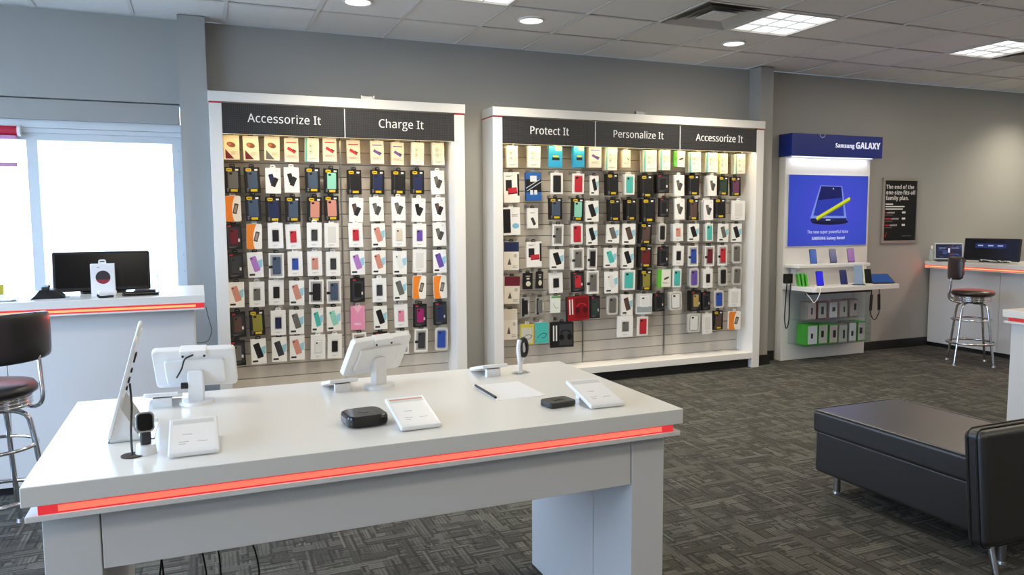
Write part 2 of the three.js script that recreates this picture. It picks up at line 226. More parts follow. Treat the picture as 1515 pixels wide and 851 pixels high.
const DES = {   // body colour, tab colour, thing name, words, print, relief
  earbud: { body: '#e9dcc0', tab: '#4a4a44', name: 'earphone_package', d: c => 'cream earphone pack', draw(c, k) { c.fillStyle = '#ece0c8'; c.fillRect(0, 0, PW, PH); c.fillStyle = '#7e4a34'; c.beginPath(); c.ellipse(62, 80, 36, 22, 0.3, 0, 7); c.fill(); c.fillStyle = '#b3684a'; c.beginPath(); c.arc(48, 76, 14, 0, 7); c.fill(); c.fillStyle = k; c.beginPath(); c.moveTo(14, 120); c.lineTo(84, 200); c.lineTo(14, 200); c.fill(); lines(c, 60, 140, 50, 4, '#a89a80'); } },
  cable: { body: '#ecd9c8', tab: '#ddd2c4', name: 'charging_cable_package', d: c => 'cream cable pack', draw(c, k) { c.fillStyle = '#efdfd0'; c.fillRect(0, 0, PW, PH); c.fillStyle = k; c.fillRect(16, 34, 96, 10); c.save(); c.translate(64, 104); c.rotate(0.5); c.fillRect(-40, -12, 80, 26); c.fillStyle = '#33303a'; c.fillRect(10, -16, 34, 10); c.restore(); lines(c, 20, 150, 88, 3, '#8d7d74'); } },
  kit: { body: '#ece6d6', tab: '#3c3a36', name: 'charger_package', d: c => c + '-edged charger pack', draw(c, k) { c.fillStyle = '#f0ebdd'; c.fillRect(0, 0, PW, PH); c.fillStyle = k; c.fillRect(0, 0, 18, PH); c.strokeStyle = '#67665f'; c.lineWidth = 3; for (const y of [70, 118]) { c.beginPath(); c.ellipse(50, y, 14, 20, 0, 0, 7); c.stroke(); c.fillStyle = '#8b897f'; c.fillRect(44, y - 8, 12, 16); } lines(c, 78, 60, 38, 8, '#b3ad9c', 12); lines(c, 30, 178, 80, 2, '#777'); } },
  rugged: { body: '#17171a', tab: '#1b1b1d', name: 'rugged_case_package', d: c => c + ' rugged-case pack, yellow-tagged', relief: [0.62, 0.66, 0.02, 0], draw(c, k) { c.fillStyle = '#1b1b1e'; c.fillRect(0, 0, PW, PH); c.fillStyle = '#3c3c3f'; c.fillRect(20, 30, 88, 150); c.fillStyle = '#d9b824'; c.beginPath(); c.roundRect(12, 8, 48, 26, 10); c.fill(); c.fillStyle = '#3a3210'; c.fillRect(20, 18, 32, 6); c.fillRect(0, 0, 0, 0); c.fillStyle = '#d9b824'; c.fillRect(44, 178, 56, 20); c.fillStyle = '#ecebe8'; c.fillRect(86, 14, 26, 14); lines(c, 14, 170, 18, 4, '#b9b9b5', 8); } },
  duo: { body: '#eeecea', tab: '#e8e6e3', name: 'phone_case_box', d: c => 'white two-phone ' + c + ' case box', draw(c, k) { c.fillStyle = '#f1efec'; c.fillRect(0, 0, PW, PH); phone(c, 52, 88, 40, 78, k, -0.25); phone(c, 76, 116, 40, 78, k === COL.grey ? '#4c4b49' : '#26272b', 0.45); lines(c, 84, 20, 30, 2, '#b8b6b2'); } },
  upright: { body: '#ecebe8', tab: '#ececea', name: 'phone_case_box', d: c => 'white box, ' + c + ' upright case', relief: [0.42, 0.46, 0, 0], draw(c, k) { c.fillStyle = '#efeeeb'; c.fillRect(0, 0, PW, PH); c.fillStyle = '#dddad6'; c.fillRect(30, 44, 68, 116); lines(c, 40, 180, 48, 2, '#aaa'); } },
  tilt: { body: '#efeeea', tab: '#1d1d1f', name: 'phone_case_box', d: c => 'white box, ' + c + ' tilted case', draw(c, k) { c.fillStyle = '#f0efeb'; c.fillRect(0, 0, PW, PH); c.fillStyle = 'rgba(120,190,214,0.75)'; c.beginPath(); c.moveTo(86, 70); c.lineTo(124, 56); c.lineTo(122, 120); c.lineTo(96, 138); c.fill(); phone(c, 62, 96, 54, 128, k, -0.3); c.fillStyle = '#2a2a2c'; c.fillRect(10, 176, 46, 16); } },
  window: { body: '#ecebe8', tab: '#e6e5e2', name: 'phone_case_box', d: c => 'white-edged box, ' + c + ' case', relief: [0.66, 0.8, 0, -0.01], draw(c, k) { c.fillStyle = '#efeeeb'; c.fillRect(0, 0, PW, PH); c.fillStyle = '#d6d3cf'; c.fillRect(14, 12, 100, 184); } },
  frame: { body: '#e4e3e0', tab: '#19191b', name: 'phone_case_box', d: c => 'white-framed box, ' + c + ' case', relief: [0.54, 0.7, 0.02, 0], draw(c, k) { c.fillStyle = '#ebeae7'; c.fillRect(0, 0, PW, PH); c.fillStyle = '#a6a39e'; c.fillRect(14, 14, 100, 178); c.fillStyle = '#1b1b1d'; c.fillRect(0, 104, 46, 24); } },
  clam: { body: '#161618', tab: '#1a1a1c', name: 'clamshell_case_package', d: c => 'black clamshell, ' + c + ' case', relief: [0.5, 0.6, 0, 0], draw(c, k) { c.fillStyle = '#1c1c1f'; c.fillRect(0, 0, PW, PH); c.fillStyle = '#34353a'; c.fillRect(12, 22, 104, 160); c.fillStyle = '#c02a35'; c.fillRect(18, 10, 28, 12); c.fillStyle = '#d9d7d2'; c.fillRect(88, 120, 24, 26); lines(c, 18, 184, 70, 2, '#8b8b8b'); } },
  zagg: { body: '#e9e6df', tab: '#e8e8e8', name: 'screen_protector_package', round: 0.016, d: c => 'orange-and-white protector pack', draw(c, k) { c.fillStyle = '#f0862a'; c.fillRect(0, 0, PW, PH); c.fillStyle = '#f1ede4'; c.beginPath(); c.moveTo(PW, 0); c.lineTo(82, 0); c.quadraticCurveTo(34, 110, 68, PH); c.lineTo(PW, PH); c.fill(); phone(c, 84, 104, 34, 84, '#2a2320', 0.25); phone(c, 84, 104, 22, 64, '#9c8d7e', 0.25); } },
  blank: { body: '#eceae6', tab: '#ececea', name: 'accessory_box', d: c => 'plain white accessory box', draw(c, k) { c.fillStyle = '#eeece8'; c.fillRect(0, 0, PW, PH); c.fillStyle = '#dcdad5'; c.fillRect(26, 30, 76, 140); lines(c, 34, 182, 56, 2, '#999'); } },
  clear: { body: '#bdbbb6', tab: '#c9c8c4', name: 'clear_case_blister', round: 0.02, d: c => 'clear blister, ' + c + ' case', relief: [0.6, 0.74, 0, 0], draw(c, k) { c.fillStyle = '#cfcdc8'; c.fillRect(0, 0, PW, PH); c.fillStyle = '#a09e99'; c.beginPath(); c.roundRect(14, 16, 100, 176, 22); c.fill(); } },
  pink: { body: '#e58fae', tab: '#e9d5da', name: 'accessory_box', d: c => 'pink accessory box', draw(c, k) { c.fillStyle = '#e994b3'; c.fillRect(0, 0, PW, PH); c.fillStyle = '#f0b9cb'; c.beginPath(); c.moveTo(20, 0); c.lineTo(64, 60); c.lineTo(108, 0); c.fill(); lines(c, 30, 150, 68, 3, '#fff'); } },
  bluepack: { body: '#2e9fd0', tab: '#e9e2c4', name: 'screen_protector_box', d: c => 'bright blue protector box', draw(c, k) { c.fillStyle = '#2fa3d6'; c.fillRect(0, 0, PW, PH); c.fillStyle = '#e8dfa4'; c.fillRect(58, 0, 62, 44); c.fillStyle = '#b8c531'; c.fillRect(40, 92, 54, 16); c.fillStyle = '#14212a'; c.fillRect(30, 112, 72, 26); } },
  tablet: { body: '#eae6e0', tab: '#2a2a2a', name: 'tablet_case_box', d: c => 'large white tablet-case box', draw(c, k) { c.fillStyle = '#eeeae4'; c.fillRect(0, 0, PW, PH); c.fillStyle = '#222226'; c.fillRect(16, 52, 50, 76); c.save(); c.translate(66, 120); c.rotate(-0.08); c.fillStyle = k; c.fillRect(-34, -14, 76, 44); c.fillStyle = '#5a1016'; c.fillRect(-34, 22, 76, 8); c.restore(); lines(c, 16, 22, 60, 2, '#555'); c.fillStyle = '#1c1c1e'; c.fillRect(112, 12, 16, 150); } },
  tabletcolour: { body: '#e2d9ca', tab: '#2a2a2a', name: 'tablet_folio_box', d: c => 'large ' + c + '-topped tablet box', draw(c, k) { c.fillStyle = '#e6ddcf'; c.fillRect(0, 0, PW, PH); c.fillStyle = k; c.fillRect(0, 0, PW, 72); c.fillStyle = '#55504b'; c.beginPath(); c.moveTo(30, 168); c.lineTo(48, 118); c.lineTo(62, 168); c.fill(); c.fillStyle = '#b9b1a3'; c.beginPath(); c.arc(98, 102, 14, 0, 7); c.fill(); lines(c, 74, 176, 44, 3, '#7b746a'); } },
  folio: { body: '#e7e7e5', tab: '#e9e9e7', name: 'tablet_folio_box', d: c => 'white box with black folio', draw(c, k) { c.fillStyle = '#eceae7'; c.fillRect(0, 0, PW, PH); c.fillStyle = '#141416'; c.beginPath(); c.roundRect(0, 12, 56, 180, 6); c.fill(); lines(c, 66, 52, 50, 3, '#666'); c.fillStyle = '#78b6d6'; c.beginPath(); c.ellipse(94, 140, 26, 20, 0, 0, 7); c.fill(); } },
  slim: { body: '#eae9e6', tab: '#242426', name: 'battery_case_box', d: c => 'white box, small device', draw(c, k) { c.fillStyle = '#edecea'; c.fillRect(0, 0, PW, PH); phone(c, 70, 136, 34, 84, '#3a3c3a', -0.45); lines(c, 34, 44, 60, 2, '#666'); } },
  protector: { body: '#1f3f78', tab: '#7d97b5', name: 'screen_protector_box', d: c => 'blue screen-protector box', draw(c, k) { c.fillStyle = '#2a62ad'; c.fillRect(0, 0, PW, PH); c.fillStyle = '#16181d'; c.fillRect(0, 50, PW, 96); c.fillStyle = '#dfe5ec'; c.fillRect(36, 24, 56, 44); c.save(); c.translate(64, 96); c.rotate(-0.5); c.fillStyle = '#b8c4d0'; c.fillRect(-70, -16, 140, 6); c.fillRect(-70, 6, 140, 6); c.restore(); c.fillStyle = '#dfe5ec'; c.fillRect(34, 130, 26, 34); c.fillRect(68, 130, 26, 34); } },
  round: { body: '#1a1a1b', tab: '#2b2b2b', name: 'phone_grip_package', d: c => 'small black phone-grip pack', draw(c, k) { c.fillStyle = '#1c1c1e'; c.fillRect(0, 0, PW, PH); c.fillStyle = '#d7cfb6'; c.beginPath(); c.arc(70, 138, 34, 0, 7); c.fill(); c.fillStyle = '#cfc7ae'; c.fillRect(34, 34, 60, 10); c.fillRect(46, 60, 40, 22); } },
  blister: { body: '#8f8c86', tab: '#3a3a3a', name: 'earphone_blister', round: 0.01, d: c => 'grey earphone blister', relief: [0.5, 0.7, 0, 0], draw(c, k) { c.fillStyle = '#9b9892'; c.fillRect(0, 0, PW, PH); c.fillStyle = '#1e1e20'; c.fillRect(14, 10, 34, 190); c.fillStyle = '#cbc8c2'; c.fillRect(96, 60, 20, 90); } },
  card: { body: '#e2e7dd', tab: '#2f3a30', name: 'earphone_card', d: c => 'small pale earphone card', draw(c, k) { c.fillStyle = '#e5eae0'; c.fillRect(0, 0, PW, PH); c.fillStyle = '#6d9d64'; c.fillRect(0, 0, PW, 26); c.strokeStyle = '#3a3d3a'; c.lineWidth = 4; c.beginPath(); c.moveTo(30, 90); c.quadraticCurveTo(60, 180, 96, 140); c.stroke(); } },
  headset: { body: '#1a1a1c', tab: '#1c1c1e', name: 'headphone_box', d: c => 'wide ' + c + ' headphone box', draw(c, k) { c.fillStyle = k === COL.red ? '#9c1620' : '#1d1d20'; c.fillRect(0, 0, PW, PH); c.fillStyle = k === COL.red ? '#7a0f18' : '#3c3c40'; c.fillRect(46, 16, 76, 176); c.fillStyle = '#e6e4e0'; c.fillRect(10, 24, 8, 130); c.fillRect(26, 24, 8, 130); c.strokeStyle = k === COL.red ? '#c02532' : '#0a0a0b'; c.lineWidth = 10; c.beginPath(); c.arc(84, 92, 26, Math.PI, 0); c.stroke(); c.fillStyle = k === COL.red ? '#51070d' : '#0c0c0d'; c.beginPath(); c.ellipse(60, 124, 14, 26, 0, 0, 7); c.ellipse(106, 124, 14, 26, 0, 0, 7); c.fill(); } },
  pouch: { body: '#b9b6a8', tab: '#cfd1c9', name: 'earphone_pouch', d: c => c + ' earphone pouch pack', draw(c, k) { c.fillStyle = k; c.fillRect(0, 0, PW, PH); if (k !== COL.teal) { c.fillStyle = '#c9c6bb'; c.fillRect(12, 34, 104, 160); } c.strokeStyle = '#22282a'; c.lineWidth = 5; c.beginPath(); c.moveTo(16, 150); c.quadraticCurveTo(70, 90, 110, 120); c.quadraticCurveTo(90, 170, 60, 150); c.stroke(); } },
  green: { body: '#6cc24a', tab: '#d9dcd0', name: 'accessory_box', d: c => 'green-edged accessory box', draw(c, k) { c.fillStyle = '#5fbf3c'; c.fillRect(0, 0, PW, PH); c.fillStyle = '#eae8dd'; c.fillRect(34, 0, 94, PH); c.fillStyle = '#4a4740'; c.beginPath(); c.ellipse(84, 104, 30, 12, -0.5, 0, 7); c.fill(); lines(c, 46, 150, 60, 3, '#8f8d84'); } },
  clearbox: { body: '#d5d7d6', tab: '#3c3c3c', name: 'clear_case_box', d: c => 'clear-topped white case box', relief: [0.5, 0.5, 0, 0.1], draw(c, k) { c.fillStyle = '#d9dbda'; c.fillRect(0, 0, PW, PH); c.fillStyle = '#9aa3a6'; c.fillRect(0, 130, PW, 60); c.fillStyle = '#eceded'; c.fillRect(24, 20, 80, 110); } },
};
const bodyMat = {}, printMat = {}, caseMat = {}, boxGeo = B(1, 1, 1), printGeo = new THREE.PlaneGeometry(1, 1), roundGeo = {};
const getM = (cache, key, make) => cache[key] ??= make();
const tabShape = new THREE.Shape(); tabShape.moveTo(-0.021, 0); tabShape.lineTo(0.021, 0); tabShape.lineTo(0.019, 0.02); tabShape.lineTo(0.012, 0.026); tabShape.lineTo(-0.012, 0.026); tabShape.lineTo(-0.019, 0.02); const th = new THREE.Path(); th.moveTo(-0.012, 0.011); th.lineTo(-0.012, 0.017); th.lineTo(0.012, 0.017); th.lineTo(0.012, 0.011); tabShape.holes.push(th);
const tabGeo = new THREE.ExtrudeGeometry(tabShape, { depth: 0.0015, bevelEnabled: false });
const caseGeo = plate(1, 1.9, 0.1, 0.13, 0.03), lensGeo = plate(0.3, 0.24, 0.05, 0.08, 0.01);
function roundedPrint(w, h, r) { const g = new THREE.ShapeGeometry(rrect(w, h, r), 4), p = g.attributes.position, u = g.attributes.uv; for (let i = 0; i < p.count; i++) u.setXY(i, p.getX(i) / w + 0.5, p.getY(i) / h + 0.5); return g; }
function pack(type, colour, x, y, w, h, z, thick, label, group, tilt) {
  const D = DES[type], k = COL[colour], t = thing(D.name, label, 'package', [x, y - h / 2, z], tilt[1], group); t.rotation.z = tilt[0];
  const bm = getM(bodyMat, D.body, () => mat(D.body, 0.45)), pm = getM(printMat, /\bk\b/.test(D.draw.toString().slice(10)) ? type + colour : type, () => { const tx = canvasTex(PW, PH, (c) => D.draw(c, k)); return mat(0xffffff, 0.38, 0, { map: tx }); });
  if (D.round) { const bg = getM(roundGeo, type + w.toFixed(3) + h.toFixed(3) + thick.toFixed(3), () => plate(w, h, thick, D.round, 0.001)); mesh('box', bg, bm, t, [0, h / 2, -thick / 2]); mesh('printed_front', getM(roundGeo, 'p' + type + w.toFixed(3) + h.toFixed(3), () => roundedPrint(w - 0.003, h - 0.003, D.round)), pm, t, [0, h / 2, 0.0006]); }
  else { const b = mesh('box', boxGeo, bm, t, [0, h / 2, -thick / 2]); b.scale.set(w, h, thick); const p = mesh('printed_front', printGeo, pm, t, [0, h / 2, 0.0006]); p.scale.set(w * 0.985, h * 0.99, 1); }
  mesh('hang_tab', tabGeo, getM(bodyMat, D.tab, () => mat(D.tab, 0.5)), t, [0, h - 0.002, -thick / 2]);
  if (D.relief) {
    const [rw, rh, dx, dy] = D.relief, cw = w * rw, ch = h * rh, c = mesh('phone_case', caseGeo, getM(caseMat, colour, () => mat(k, 0.4)), t, [w * dx, h * (0.5 + dy), 0.001]); c.scale.set(cw, ch / 1.9, 0.05);
    if (type !== 'blister') { const l = mesh('camera_cutout', lensGeo, M.black, c, [-0.22, 0.72, 0.05]); }
  }
  return t;
}
// hooks hold every stack and belong to the rack
const hookGeo = cyl(0.003, 0.003, 1, 6); hookGeo.rotateX(Math.PI / 2); const hookPlate = B(0.03, 0.03, 0.006);
function hook(r, x, y, zEnd) { const len = zEnd - (ZB + 0.026), m = mesh('hook', hookGeo, M.steel, r, [x - r.position.x, y, 0.026 + len / 2]); m.scale.z = len; mesh('hook_plate', hookPlate, M.steel, r, [x - r.position.x, y, 0.029]); }
const ORD = ['', 'first', 'second', 'third', 'fourth', 'fifth', 'sixth', 'seventh', 'eighth'];
const WHERE = [
  (r, c) => `${ORD[r]} row, ${ORD[c]} hook from pillar on two-sign rack`,
  (r, c) => `${ORD[r]} row under Charge It, ${ORD[c]} hook from centre strip`,
  (r, c) => `${ORD[r]} row under Protect It, ${ORD[c]} hook from rack post`,
  (r, c) => `${ORD[r]} row under Personalize It, ${ORD[c]} hook past Protect It`,
  (r, c) => `${ORD[r]} row, ${ORD[c]} hook past Personalize It`,
];
const GROUP = ['packages under Accessorize It on the two-sign rack', 'packages under Charge It', 'packages under Protect It', 'packages under Personalize It', 'packages under Accessorize It on the three-sign rack'];
const SPECIAL = { '2,5,2': 'small black phone-grip pack beside the maroon-topped tablet box', '2,6,2': 'slim black phone-grip pack between another grip pack and white case box', '2,7,1': 'black grey earphone blister beside the beige-topped tablet box', '2,7,2': 'pale grey earphone blister above the teal pouch', '2,7,3': 'small pale earphone card hanging beside the wide red headphone box', '2,7,4': 'wide red headphone box under Protect It', '2,8,1': 'yellow-edged earphone pouch pack beside the teal pouch', '2,8,2': 'teal earphone pouch pack beside the black headphone box', '2,8,3': 'wide black headphone box at the foot of Protect It' };
function hang(r, s, row, col, type, colour, x, y, w, h, stack) {
  const thick = ['cable', 'kit', 'headset', 'tabletcolour', 'tablet', 'clearbox'].includes(type) ? 0.032 : type === 'rugged' || type === 'clam' ? 0.026 : 0.02, z = r.position.z + (s < 2 ? 0.13 : 0.185) + rr(-0.01, 0.012), desc = DES[type].d(colour), base = SPECIAL[[s, row, col]] ?? desc + ', ' + WHERE[s](row, col);
  const tilt = [rr(-0.035, 0.035), rr(-0.09, 0.09)];
  for (let k = 0; k < stack; k++) pack(type, colour, x + k * 0.004, y, w, h, z - k * (thick + 0.014), thick, k ? ['', 'second-in-stack ', 'third-in-stack '][k] + base : base, GROUP[s], k ? [tilt[0] + rr(-0.02, 0.02), tilt[1] * 0.4] : tilt);
  hook(r, x, y + h / 2 + 0.013, z + 0.02);
}
const colsA = [0.247, 0.393, 0.545, 0.69, 0.847, 0.984, 1.18, 1.360, 1.536, 1.702, 1.880], rowsA = [2.058, 1.819, 1.597, 1.384, 1.16, 0.939, 0.707, 0.489];
const gridA = `
earbud:maroon earbud:maroon earbud:grey cable:red kit:teal cable:red | cable:red cable:purple cable:purple kit:white kit:white
rugged:grey rugged:slate duo:navy duo:black rugged:slate rugged:mint | rugged:black rugged:navy rugged:black rugged:navy duo:grey
zagg:orange rugged:slate rugged:navy rugged:slate rugged:rose rugged:rose | duo:brown duo:grey duo:grey duo:black duo:brown
clam:maroon zagg:orange upright:black upright:red upright:charcoal blank:white | upright:red tilt:rose upright:beige upright:purple duo:grey
clam:charcoal tilt:violet frame:slate upright:blue upright:rose upright:charcoal | tilt:violet tilt:rose tilt:white blank:white tilt:purple
tilt:rose upright:grey upright:black tilt:rose frame:black frame:slate | clam:black upright:charcoal tilt:grey zagg:orange zagg:orange
clam:brown rugged:ochre upright:navy tilt:grey tilt:teal tilt:mint | pink:pink tilt:black upright:pink clam:magenta clam:navy
clam:grey tilt:black tilt:charcoal tilt:rose upright:white upright:black | frame:brown clam:white frame:navy frame:charcoal clear:blue`.trim().split('\n');
gridA.forEach((ln, r) => ln.split('|').flatMap((p, s) => p.trim().split(' ').map((q, i) => [s, i + 1, ...q.split(':')])).forEach(([s, c, ty, co], i) => hang(rackA, s, r + 1, c, ty, co, colsA[i] + rr(-0.006, 0.006), rowsA[r] + (i > 5 ? -0.004 : 0) + rr(-0.006, 0.006), ty === 'kit' || ty === 'cable' ? 0.106 : ty === 'tilt' && co === 'teal' ? 0.092 : 0.114, ty === 'kit' || ty === 'cable' || ty === 'earbud' ? 0.185 : 0.196, 1)));
const itemsB = [   // section, row, hook, kind, colour, x, y, width, height, stack
  [2,1,1,'kit','white',2.528,2.045,0.114,0.185,1], [2,1,2,'kit','white',2.738,2.050,0.130,0.187,1], [2,1,3,'bluepack','blue',2.945,2.056,0.146,0.189,1], [2,1,4,'bluepack','blue',3.180,2.062,0.123,0.191,2],
  [2,1,5,'cable','purple',3.352,2.066,0.139,0.194,2], [2,2,1,'tablet','red',2.522,1.781,0.159,0.262,1], [2,2,2,'protector','blue',2.737,1.792,0.169,0.247,1], [2,2,3,'window','black',2.965,1.821,0.126,0.185,1],
  [2,2,4,'window','red',3.174,1.821,0.123,0.181,1], [2,2,5,'tilt','black',3.339,1.808,0.091,0.177,1], [2,3,1,'folio','black',2.523,1.489,0.172,0.241,1], [2,3,2,'slim','black',2.727,1.514,0.117,0.178,1],
  [2,3,3,'rugged','slate',2.951,1.597,0.147,0.192,1], [2,3,4,'rugged','mint',3.168,1.591,0.137,0.206,1], [2,3,5,'tilt','black',3.319,1.575,0.146,0.190,1], [2,4,1,'tabletcolour','navy',2.512,1.186,0.154,0.249,1],
  [2,4,2,'tablet','red',2.735,1.195,0.157,0.222,1], [2,4,3,'frame','grey',2.971,1.362,0.114,0.194,1], [2,4,4,'window','red',3.168,1.372,0.124,0.183,1], [2,4,5,'tilt','black',3.320,1.361,0.119,0.191,1],
  [2,5,1,'tabletcolour','maroon',2.522,0.885,0.167,0.244,1], [2,5,2,'round','black',2.669,0.960,0.098,0.144,1], [2,5,3,'tilt','black',2.957,1.145,0.155,0.182,1], [2,5,4,'frame','grey',3.175,1.142,0.138,0.202,2],
  [2,5,5,'frame','black',3.321,1.141,0.105,0.198,1], [2,6,1,'tabletcolour','beige',2.508,0.581,0.142,0.270,1], [2,6,2,'round','black',2.788,0.965,0.073,0.151,1], [2,6,3,'upright','black',2.957,0.932,0.149,0.183,1],
  [2,6,4,'clam','red',3.175,0.936,0.138,0.185,1], [2,6,5,'frame','grey',3.329,0.924,0.134,0.212,2], [2,7,1,'blister','black',2.651,0.727,0.105,0.181,1], [2,7,2,'blister','grey',2.793,0.729,0.100,0.164,1],
  [2,7,3,'card','green',2.943,0.740,0.108,0.153,1], [2,7,4,'headset','red',3.176,0.694,0.256,0.224,1], [2,7,5,'clam','forest',3.351,0.695,0.106,0.207,1], [2,8,1,'pouch','yellow',2.663,0.484,0.144,0.182,1],
  [2,8,2,'pouch','teal',2.809,0.490,0.140,0.190,1], [2,8,3,'headset','black',3.014,0.458,0.246,0.230,1], [3,1,1,'kit','teal',3.518,2.052,0.128,0.208,2], [3,1,2,'cable','cream',3.678,2.056,0.093,0.160,2],
  [3,1,3,'kit','teal',3.937,2.043,0.148,0.200,2], [3,1,4,'kit','teal',4.097,2.054,0.128,0.189,2], [3,2,1,'rugged','black',3.529,1.819,0.128,0.197,2], [3,2,2,'window','teal',3.708,1.821,0.116,0.186,2],
  [3,2,3,'rugged','black',3.899,1.808,0.148,0.207,2], [3,2,4,'clam','black',4.075,1.832,0.150,0.177,2], [3,3,1,'rugged','black',3.552,1.584,0.121,0.199,2], [3,3,2,'rugged','black',3.725,1.587,0.124,0.194,2],
  [3,3,3,'rugged','black',3.916,1.581,0.149,0.221,2], [3,3,4,'clam','black',4.088,1.609,0.121,0.179,1], [3,4,1,'tilt','grey',3.539,1.367,0.143,0.174,1], [3,4,2,'tilt','brown',3.705,1.362,0.145,0.195,1],
  [3,4,3,'rugged','brown',3.889,1.363,0.134,0.191,2], [3,4,4,'clear','black',4.076,1.370,0.099,0.173,1], [3,5,1,'tilt','teal',3.512,1.146,0.143,0.182,1], [3,5,2,'tilt','black',3.700,1.138,0.138,0.190,2],
  [3,5,3,'rugged','redblack',3.891,1.143,0.149,0.198,2], [3,5,4,'clam','black',4.087,1.145,0.122,0.187,1], [3,6,1,'tilt','white',3.518,0.917,0.150,0.201,1], [3,6,2,'window','teal',3.705,0.932,0.147,0.184,2],
  [3,6,3,'rugged','ochre',3.901,0.922,0.135,0.193,2], [3,6,4,'green','green',4.105,0.934,0.161,0.169,1], [3,7,1,'clear','grey',3.536,0.701,0.129,0.178,1], [3,7,2,'tilt','brown',3.696,0.697,0.139,0.199,2],
  [3,7,3,'clearbox','white',3.881,0.697,0.180,0.194,1], [3,7,4,'clam','black',4.047,0.705,0.137,0.175,1], [3,8,2,'upright','grey',3.676,0.493,0.177,0.199,1], [3,8,3,'window','red',3.869,0.485,0.128,0.181,1],
  [4,1,1,'green','green',4.255,2.070,0.130,0.152,1], [4,1,2,'kit','teal',4.435,2.042,0.148,0.193,2], [4,1,3,'kit','teal',4.632,2.044,0.144,0.189,2], [4,1,4,'kit','lime',4.773,2.037,0.121,0.196,2],
  [4,1,5,'kit','teal',4.973,2.038,0.132,0.192,2], [4,2,1,'duo','grey',4.259,1.818,0.131,0.198,1], [4,2,2,'rugged','black',4.423,1.823,0.141,0.194,2], [4,2,3,'duo','grey',4.637,1.819,0.112,0.196,3],
  [4,2,4,'rugged','forest',4.773,1.821,0.121,0.184,1], [4,2,5,'rugged','plum',4.920,1.816,0.123,0.185,1], [4,3,1,'duo','grey',4.268,1.593,0.123,0.199,1], [4,3,2,'rugged','brown',4.427,1.590,0.141,0.208,1],
  [4,3,3,'duo','grey',4.602,1.584,0.120,0.197,3], [4,3,4,'rugged','black',4.746,1.600,0.138,0.191,1], [4,3,5,'blank','white',4.951,1.580,0.165,0.193,1], [4,4,1,'upright','rose',4.260,1.371,0.131,0.168,2],
  [4,4,2,'tilt','black',4.431,1.369,0.141,0.170,1], [4,4,3,'window','teal',4.622,1.366,0.096,0.171,2], [4,4,4,'tilt','grey',4.776,1.361,0.130,0.180,1], [4,4,5,'tilt','black',4.948,1.359,0.133,0.182,1],
  [4,5,1,'upright','black',4.256,1.147,0.132,0.188,1], [4,5,2,'frame','blue',4.428,1.140,0.118,0.197,1], [4,5,3,'frame','maroon',4.627,1.135,0.120,0.199,2], [4,5,4,'frame','red',4.781,1.138,0.114,0.201,1],
  [4,5,5,'clear','grey',4.954,1.151,0.125,0.195,1], [4,6,1,'window','teal',4.244,0.932,0.108,0.176,2], [4,6,2,'clear','purple',4.444,0.928,0.119,0.185,2], [4,6,3,'upright','black',4.607,0.916,0.121,0.186,2],
  [4,6,4,'clear','black',4.786,0.927,0.115,0.181,1], [4,6,5,'clear','grey',4.964,0.927,0.133,0.184,1], [4,7,1,'clear','white',4.232,0.710,0.156,0.178,2], [4,7,2,'clam','gold',4.467,0.702,0.135,0.200,2],
  [4,7,3,'clam','black',4.588,0.693,0.113,0.181,1], [4,7,4,'clear','blue',4.746,0.703,0.123,0.175,1], [4,7,5,'blank','white',4.944,0.707,0.150,0.178,1], [4,8,2,'clear','white',4.448,0.483,0.159,0.187,1],
  [4,8,3,'blank','white',4.612,0.464,0.121,0.195,1], [4,8,4,'rugged','brown',4.742,0.493,0.123,0.190,1], [4,8,5,'zagg','orange',4.942,0.479,0.159,0.185,1],
];
for (const a of itemsB) { a[7] *= 0.9; hang(rackB, ...a); }

